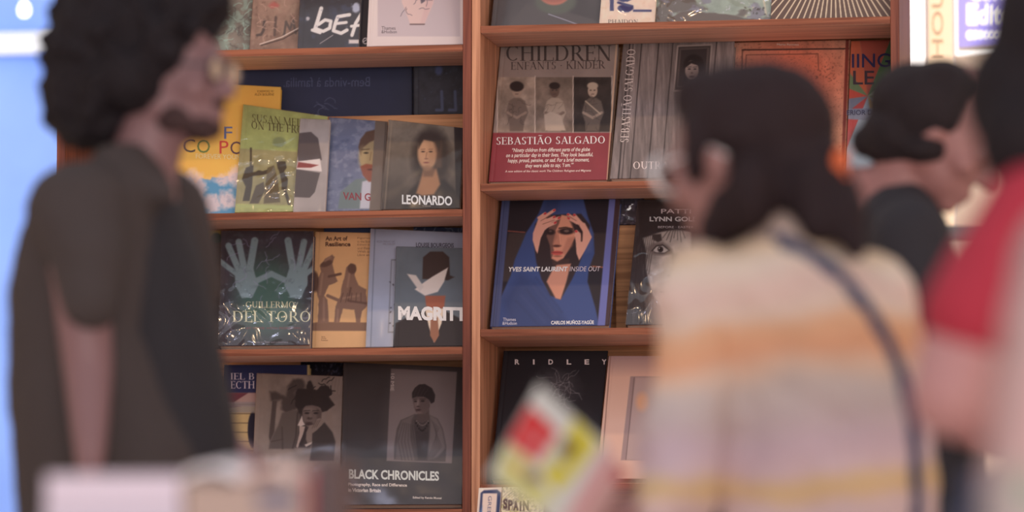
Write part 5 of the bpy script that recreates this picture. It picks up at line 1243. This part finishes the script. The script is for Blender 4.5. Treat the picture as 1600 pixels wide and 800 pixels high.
def woman():
    px = lambda x, y, Y=YW: P(x, y, Y)
    t = empty('person', (P(1240, 700, YW).x, YW, 0), 'person with dark tied-back hair in a cream and orange striped sweater, seen from behind', 'person')
    hc = px(1150, 252); S = Shape(); at, hf = head(S, hc, (-.88, .40, -.24), k=1.06)
    bf = frame((-.55, .83, 0)); r, f, u = bf
    S.chain([at(0, -.028, -.07), px(1205, 350), px(1220, 400)], [.058, .060, .08])
    S.loft(rings_px([(400, 1120, 1310), (460, 1085, 1375), (600, 1090, 1410), (740, 1100, 1410), (860, 1100, 1420)], YW, .11))
    hips = px(1260, 900); hips = Vector((hips.x, YW, hips.z)); T = Shape()
    T.loft([((hips.x, YW, hips.z + .12), (.19, 0, 0), (0, .14, 0)), ((hips.x, YW, hips.z - .08), (.20, 0, 0), (0, .15, 0))])
    legs(S, T, hips, bf, 0)
    sh, el, wr = px(1095, 440, 6.22), px(1072, 745, 6.12), px(972, 815, 6.02)
    S.chain([sh, el, wr], [.05, .042, .027]); hand(S, wr, (-.75, -.25, .35), (.1, -.2, 1), 1, .45)
    sh2, el2, wr2 = px(1358, 480, 6.4), px(1388, 720, 6.5), px(1330, 800, 6.75)
    S.chain([sh2, el2, wr2], [.05, .042, .027]); hand(S, wr2, (-.4, .8, .1), (0, 0, 1), -1, .5)
    S.build('body', SKIN('skin_pale', (124, 90, 86)), t, .0065, 5); eyes(at, t)
    G = Shape()
    G.loft(rings_px([(345, 1178, 1262, .07), (372, 1160, 1290, .09), (392, 1110, 1322, .115), (420, 1078, 1352, .14), (460, 1062, 1392, .155), (510, 1062, 1428, .165), (580, 1075, 1446, .17), (660, 1082, 1446, .17), (740, 1082, 1446, .17), (800, 1085, 1448, .175), (880, 1090, 1450, .175), (930, 1095, 1446, .165)], YW, .16))
    G.chain([px(1105, 440, 6.22), px(1088, 560, 6.18), px(1066, 700, 6.12), px(1064, 750, 6.10)], [.072, .074, .076, .074]); G.chain([px(1064, 752, 6.10), px(1026, 790, 6.03)], [.070, .046])
    G.chain([px(1356, 474, 6.38), px(1374, 600, 6.42), px(1385, 730, 6.5), px(1350, 790, 6.7)], [.068, .066, .064, .048])
    sw = G.build('sweater', vcol_mat('knit_sweater', .85, .2, bump=.3, bscale=180), t, .008, 5, folds(.024, .17, 12), knit)
    C = Shape(); C.loft(rings_px([(328, 1186, 1254, .058), (345, 1180, 1262, .068), (362, 1172, 1272, .078)], YW, .07)); C.build('collar', plain('knit_cream', (196, 174, 158), .85, .3, 120, .1), t, .006, 3)
    T.build('trousers', plain('dark_trousers', (46, 44, 54), .85, .2, 120, .1), t, .011, 4); shoes(t, hips, bf, plain('shoe_white', (180, 176, 172), .5), .095)
    # crossbody strap laid over the back of the sweater
    me = sw.data; bv = BVHTree.FromPolygons([v.co for v in me.vertices], [tuple(p.vertices) for p in me.polygons])
    path = [(1206, 372), (1228, 380), (1258, 393), (1290, 412), (1320, 440), (1348, 474), (1372, 510), (1392, 548), (1408, 590), (1420, 640), (1428, 700), (1432, 770), (1432, 860)]
    ctr = []
    for (x, y) in path:
        p = P(x, y, 5.0); h = bv.ray_cast(p, Vector((p - cam.location)).normalized())
        q = h[0] if h[0] is not None else P(x, y, YW - .14)
        ctr.append(Vector(q) + Vector((0, -.006, 0)))
    mb = MB()
    for i, c in enumerate(ctr):
        tn = (ctr[min(i + 1, len(ctr) - 1)] - ctr[max(i - 1, 0)]).normalized(); sd = tn.cross(Vector((0, 1, 0))).normalized() * .0115
        for d in (-.0015, .0015): mb.v += [tuple(c - sd + Vector((0, d, 0))), tuple(c + sd + Vector((0, d, 0)))]
    for i in range(len(ctr) - 1):
        a = i * 4; b = a + 4
        mb.f += [(a, a + 1, b + 1, b), (a + 2, b + 2, b + 3, a + 3), (a, b, b + 2, a + 2), (a + 1, a + 3, b + 3, b + 1)]
    o = link('bag_strap', mb.mesh(), plain('strap_navy', (40, 48, 74), .7, .2, 200, .1), t)
    bg_ = Shape(); e = ctr[-1]; bg_.ell((e.x + .02, e.y + .03, e.z - .10), (.11, .05, .09)); bb = bg_.build('handbag', plain('bag_navy', (42, 46, 66), .7, .2, 90), t, .008, 4)
    # hair: smooth cap gathered into a low tail
    H = Shape(); H.ell(px(1187, 200), (.124, .108, .108)); H.ell(px(1120, 168, 6.32), (.06, .08, .065)); H.ell(px(1238, 262), (.078, .10, .088)); H.ell(px(1145, 160, 6.32), (.080, .09, .062)); H.ell(px(1094, 205, 6.36), (.036, .075, .080)); H.ell(px(1085, 235, 6.24), (.018, .03, .055)); H.ell(px(1176, 300, 6.2), (.042, .05, .06)); H.ell(px(1150, 330, 6.24), (.045, .06, .045)); H.ell(px(1120, 360, 6.26), (.028, .05, .035)); H.ell(px(1100, 158, 6.34), (.05, .08, .05)); H.ell(px(1200, 300), (.064, .09, .052)); H.ell(px(1158, 218, 6.27), (.05, .085, .04))
    H.ell(px(1280, 262, 6.26), (.045, .05, .05)); H.chain([px(1290, 285, 6.24), px(1316, 340, 6.20), px(1338, 392, 6.17)], [.046, .040, .016]); H.chain([px(1268, 300, 6.22), px(1280, 352, 6.19)], [.05, .03])
    H.build('hair', hair_mat('hair_dark_brown', (34, 25, 27)), t, .007, 3, lambda co: .005 * n3(co * np.array([1, 1, .3]), .02, 6))
    K = Shape(); q = px(1311, 268, 6.215)
    for k in range(4): K.cap(q + Vector((0, 0, -.03 + k * .02)), q + Vector((.014, -.018, -.026 + k * .018)), .006, .004)
    K.ell(q, (.012, .012, .038)); cl = K.build('hair_clip', plain('clip_amber', (196, 92, 46), .3), t, .003, 2); cl['label'] = 'amber orange hair clip'
    glasses(at, t, LENS, plain('frame_pale_glint', (235, 225, 224), .3), k=1.06, rx=.032, rz=.026, fr=.005)  # thick pale frame stands in for the white glint on a lens
woman()

# ---- leaflet in her hand
def leaflet():
    Y = 5.93
    A_, B_, C_, D_ = P(842, 600, Y + .02), P(946, 694, Y), P(872, 822, Y - .05), P(762, 742, Y - .03)
    E_, F_ = P(980, 742, Y + .02), P(916, 848, Y - .02)
    t = empty('leaflet', tuple((B_ + C_) / 2), 'open leaflet with red and yellow panels held by the person in the striped sweater', 'leaflet')
    def sheet(q, nm, fn, base):
        n = 44; mb = MB(); uv = []
        for lay in (0, 1):
            for j in range(n + 1):
                for i in range(n + 1):
                    u, v = i / n, j / n
                    p = (q[0] * (1 - u) + q[1] * u) * (1 - v) + (q[3] * (1 - u) + q[2] * u) * v
                    p = p + Vector((0, -.012 * math.sin(math.pi * u) + lay * .0016, .0)); mb.v.append(tuple(p)); uv.append((u, v))
        m = (n + 1) ** 2
        for j in range(n):
            for i in range(n):
                a = j * (n + 1) + i; mb.f.append((a, a + n + 1, a + n + 2, a + 1)); mb.f.append((a + m, a + 1 + m, a + n + 2 + m, a + n + 1 + m))
        for k in range(n):
            for (a, b) in ((k, k + 1), (n * (n + 1) + k + 1, n * (n + 1) + k), ((k + 1) * (n + 1), k * (n + 1)), (k * (n + 1) + n, (k + 1) * (n + 1) + n)): mb.f.append((a, b, b + m, a + m))
        me = mb.mesh(); X, Yp = proj_np(np.array(mb.v)); Ar = Art(X.reshape(1, -1), Yp.reshape(1, -1), base); fn(Ar)
        at_ = me.color_attributes.new('Col', 'FLOAT_COLOR', 'POINT'); c = alb(Ar.C[0]); at_.data.foreach_set('color', np.concatenate([c * .6, np.ones((len(c), 1))], 1).astype(np.float32).ravel())
        return link(nm, me, vcol_mat('leaflet_print', .5, .3), t)
    def f1(A):
        A.poly([(828, 632), (872, 676), (838, 722), (794, 690)], (198, 44, 46), 2); A.ell(834, 686, 10, 12, (214, 150, 150), 4, a=.7)
        A.poly([(898, 652), (934, 694), (898, 742), (870, 770), (846, 738), (880, 690)], (222, 188, 56), 3); A.ell(888, 700, 12, 13, (72, 52, 44), 5); A.ell(876, 722, 12, 10, (170, 172, 150), 4)
        A.poly([(792, 694), (836, 728), (852, 764), (868, 788), (830, 790), (776, 744)], (210, 196, 120), 4, .9); A.ell(832, 746, 12, 10, (96, 70, 76), 5); A.ell(808, 728, 10, 12, (206, 168, 110), 5)
    def f2(A):
        A.ell(975, 745, 16, 12, (176, 60, 60), 5); A.line([(950, 728), (902, 800)], 5, (206, 120, 122), 4, .7)
    sheet((A_, B_, C_, D_), 'left_page', f1, (210, 200, 192)); sheet((B_, E_, F_, C_), 'right_page', f2, (206, 160, 158))
leaflet()

# ---- person in the black shirt, bending forward
YB = 7.6
def blackshirt():
    px = lambda x, y, Y=YB: P(x, y, Y)
    t = empty('person', (P(1430, 700, YB).x, YB, 0), 'person in a black shirt with dark gathered hair, head bent down to the right', 'person')
    hc = px(1478, 212); S = Shape(); at, hf = head(S, hc, (.80, -.10, -.58), (.58, 0, .80), k=1.06)
    bf = frame((.8, .55, 0)); r, f, u = bf
    S.chain([at(0, -.03, -.07), px(1405, 292), px(1392, 340)], [.058, .060, .075]); S.cap(px(1335, 284), px(1400, 300), .03, .05)
    S.loft(rings_px([(330, 1350, 1450), (400, 1345, 1480), (560, 1350, 1490), (740, 1350, 1500), (840, 1350, 1510)], YB, .10))
    hips = px(1440, 870); hips = Vector((hips.x, YB, hips.z)); T = Shape()
    T.loft([((hips.x, YB, hips.z + .12), (.16, 0, 0), (0, .13, 0)), ((hips.x, YB, hips.z - .08), (.17, 0, 0), (0, .14, 0))])
    legs(S, T, hips, bf, 0)
    sh, el, wr = px(1420, 380, 7.45), px(1440, 590, 7.4), px(1540, 690, 7.45)
    S.chain([sh, el, wr], [.05, .042, .027]); hand(S, wr, (.8, .2, -.2), (0, 0, -1), 1, .4)
    sh2, el2, wr2 = px(1420, 380, 7.8), px(1450, 590, 7.85), px(1550, 660, 7.8); S.chain([sh2, el2, wr2], [.05, .042, .027]); hand(S, wr2, (.8, 0, -.1), (0, 0, -1), -1, .4)
    S.build('body', SKIN('skin_rosy', (122, 84, 80)), t, .007, 5); eyes(at, t)
    G = Shape(); G.loft(rings_px([(292, 1372, 1442, .07), (312, 1352, 1462, .11), (350, 1340, 1478, .14), (420, 1338, 1496, .15), (520, 1340, 1505, .15), (680, 1340, 1530, .155), (800, 1340, 1548, .155), (880, 1340, 1550, .15)], YB, .14))
    G.chain([px(1420, 370, 7.45), px(1440, 500, 7.42)], [.075, .065]); G.chain([px(1420, 370, 7.78), px(1445, 500, 7.8)], [.075, .065])
    G.build('shirt', plain('black_jersey', (30, 28, 33), .85, .2, 120, .1), t, .009, 4, folds(.008, .13, 3))
    T.build('trousers', plain('black_trousers', (30, 30, 36), .85, .2, 120), t, .011, 4); shoes(t, hips, bf, plain('shoe_black', (40, 38, 38), .5))
    H = Shape(); H.ell(px(1446, 172), (.110, .105, .088), Matrix.Rotation(.35, 3, 'Y')); H.ell(px(1404, 212), (.072, .09, .068)); H.ell(px(1468, 126), (.060, .085, .040)); H.ell(px(1352, 222), (.028, .036, .030)); H.ell(px(1494, 148), (.046, .09, .052)); H.ell(px(1374, 216), (.04, .05, .045)); H.ell(px(1444, 236, 7.56), (.05, .06, .03))
    H.build('hair', hair_mat('hair_dark', (30, 24, 26)), t, .007, 3, lambda co: .004 * n3(co, .02, 7))
blackshirt()

# ---- person in the red tee shirt
YR = 5.3
def redshirt():
    px = lambda x, y, Y=YR: P(x, y, Y)
    t = empty('person', (P(1660, 700, YR).x, YR, 0), 'person in a red tee shirt with long dark hair and a bent bare arm', 'person')
    hc = px(1640, 90); S = Shape(); at, hf = head(S, hc, (-.5, .85, -.1)); bf = frame((-.4, .9, 0)); r, f, u = bf
    S.chain([at(0, -.028, -.07), px(1665, 245), px(1670, 300)], [.058, .060, .085])
    S.loft(rings_px([(300, 1590, 1760), (400, 1570, 1820), (600, 1580, 1820), (800, 1580, 1830)], YR, .11))
    hips = px(1710, 880); hips = Vector((hips.x, YR, hips.z)); T = Shape()
    T.loft([((hips.x, YR, hips.z + .12), (.17, 0, 0), (0, .13, 0)), ((hips.x, YR, hips.z - .08), (.18, 0, 0), (0, .14, 0))]); legs(S, T, hips, bf, 0)
    S.chain([px(1610, 360, 5.25), px(1500, 560, 5.15), px(1484, 622, 5.12), px(1560, 648, 5.2), px(1650, 600, 5.35)], [.060, .056, .052, .044, .028]); hand(S, px(1655, 598, 5.36), (.7, .5, .3), (0, 0, 1), 1, .5)
    S.chain([px(1800, 370, 5.4), px(1850, 590, 5.45), px(1800, 640, 5.7)], [.055, .045, .028]); hand(S, px(1798, 640, 5.71), (-.3, .8, 0), (0, 0, 1), -1, .5)
    S.build('body', SKIN('skin_pink', (150, 110, 108)), t, .0065, 5); eyes(at, t)
    G = Shape(); G.loft(rings_px([(262, 1620, 1710, .08), (290, 1592, 1760, .12), (340, 1565, 1820, .15), (430, 1560, 1835, .16), (600, 1570, 1830, .16), (800, 1565, 1835, .16), (900, 1565, 1838, .16)], YR, .15))
    G.chain([px(1620, 345, 5.22), px(1560, 430, 5.18), px(1524, 488, 5.15)], [.078, .076, .070]); G.chain([px(1790, 350, 5.4), px(1830, 470, 5.42)], [.078, .07])
    G.build('tee_shirt', plain('red_cotton', (138, 34, 50), .85, .2, 120, .08), t, .008, 5, folds(.007, .12, 4))
    T.build('trousers', plain('blue_trousers', (48, 54, 76), .85, .2, 120), t, .011, 4); shoes(t, hips, bf, plain('shoe_black', (40, 38, 38), .5))
    H = Shape(); H.ell(px(1664, 50), (.100, .11, .125)); H.ell(px(1600, 150), (.078, .09, .095)); H.ell(px(1600, 215, 5.25), (.062, .07, .075)); H.ell(px(1650, 180), (.09, .10, .12))
    H.build('hair', hair_mat('hair_near_black', (24, 20, 23)), t, .007, 3, lambda co: .005 * n3(co * np.array([1, 1, .3]), .02, 2))
redshirt()

# ---- person in the pale patterned shirt, nearest at the right edge
YP = 4.2
def paleshirt():
    px = lambda x, y, Y=YP: P(x, y, Y)
    t = empty('person', (P(1790, 700, YP).x, YP, 0), 'person in a pale grey-cream patterned shirt, nearest the camera and cut by the right edge', 'person')
    hc = px(1800, 40); S = Shape(); at, hf = head(S, hc, (-.3, .95, 0)); bf = frame((-.2, .97, 0)); r, f, u = bf
    S.chain([at(0, -.028, -.07), px(1810, 250), px(1815, 340)], [.058, .06, .085]); S.loft(rings_px([(380, 1700, 1950), (500, 1690, 1980), (800, 1700, 1980)], YP, .11))
    hips = px(1830, 1000); hips = Vector((hips.x, YP, hips.z)); T = Shape()
    T.loft([((hips.x, YP, hips.z + .12), (.17, 0, 0), (0, .13, 0)), ((hips.x, YP, hips.z - .08), (.18, 0, 0), (0, .14, 0))]); legs(S, T, hips, bf, 0)
    S.chain([px(1690, 440, 4.18), px(1630, 860, 4.1), px(1690, 1010, 4.3)], [.052, .043, .028]); hand(S, px(1692, 1012, 4.31), (.3, .8, -.2), (0, 0, -1), -1, .5)
    S.chain([px(1980, 440, 4.22), px(2030, 860, 4.25), px(1960, 980, 4.5)], [.052, .043, .028]); hand(S, px(1958, 980, 4.51), (-.3, .8, -.2), (0, 0, -1), 1, .5)
    S.build('body', SKIN('skin_light', (200, 150, 136)), t, .0075, 5); eyes(at, t)
    def pat(co):
        n = n3(co, .06, 3); m = n3(co, .11, 9); c = np.zeros((len(co), 3)) + alb((138, 130, 128))
        a = np.clip((n - .08) / .06, 0, 1)[:, None]; b = np.clip((m - .10) / .08, 0, 1)[:, None]
        c = c * (1 - a) + alb((112, 120, 104)) * a; return c * (1 - b) + alb((148, 124, 122)) * b
    G = Shape(); G.loft(rings_px([(300, 1760, 1870, .08), (335, 1715, 1950, .12), (400, 1680, 2000, .15), (600, 1670, 2010, .16), (900, 1670, 2010, .16), (1020, 1672, 2008, .16)], YP, .15))
    G.chain([px(1700, 430, 4.17), px(1660, 600, 4.12), px(1634, 780, 4.1), px(1632, 830, 4.1)], [.078, .070, .066, .062]); G.chain([px(1975, 430, 4.22), px(2020, 780, 4.25)], [.078, .066])
    G.build('shirt', vcol_mat('patterned_cotton', .85, .2, bump=.2, bscale=150), t, .009, 5, folds(.010, .13, 6), pat)
    T.build('trousers', plain('grey_trousers', (90, 86, 88), .85, .2, 120), t, .011, 4); shoes(t, hips, bf, plain('shoe_white', (180, 176, 172), .5))
    H = Shape(); H.ell(at(0, -.03, .045), (.092, .105, .10)); H.ell(at(0, -.06, -.04), (.08, .06, .08))
    H.build('hair', hair_mat('hair_brown', (70, 50, 42)), t, .008, 3, lambda co: .004 * n3(co, .02, 2))
paleshirt()
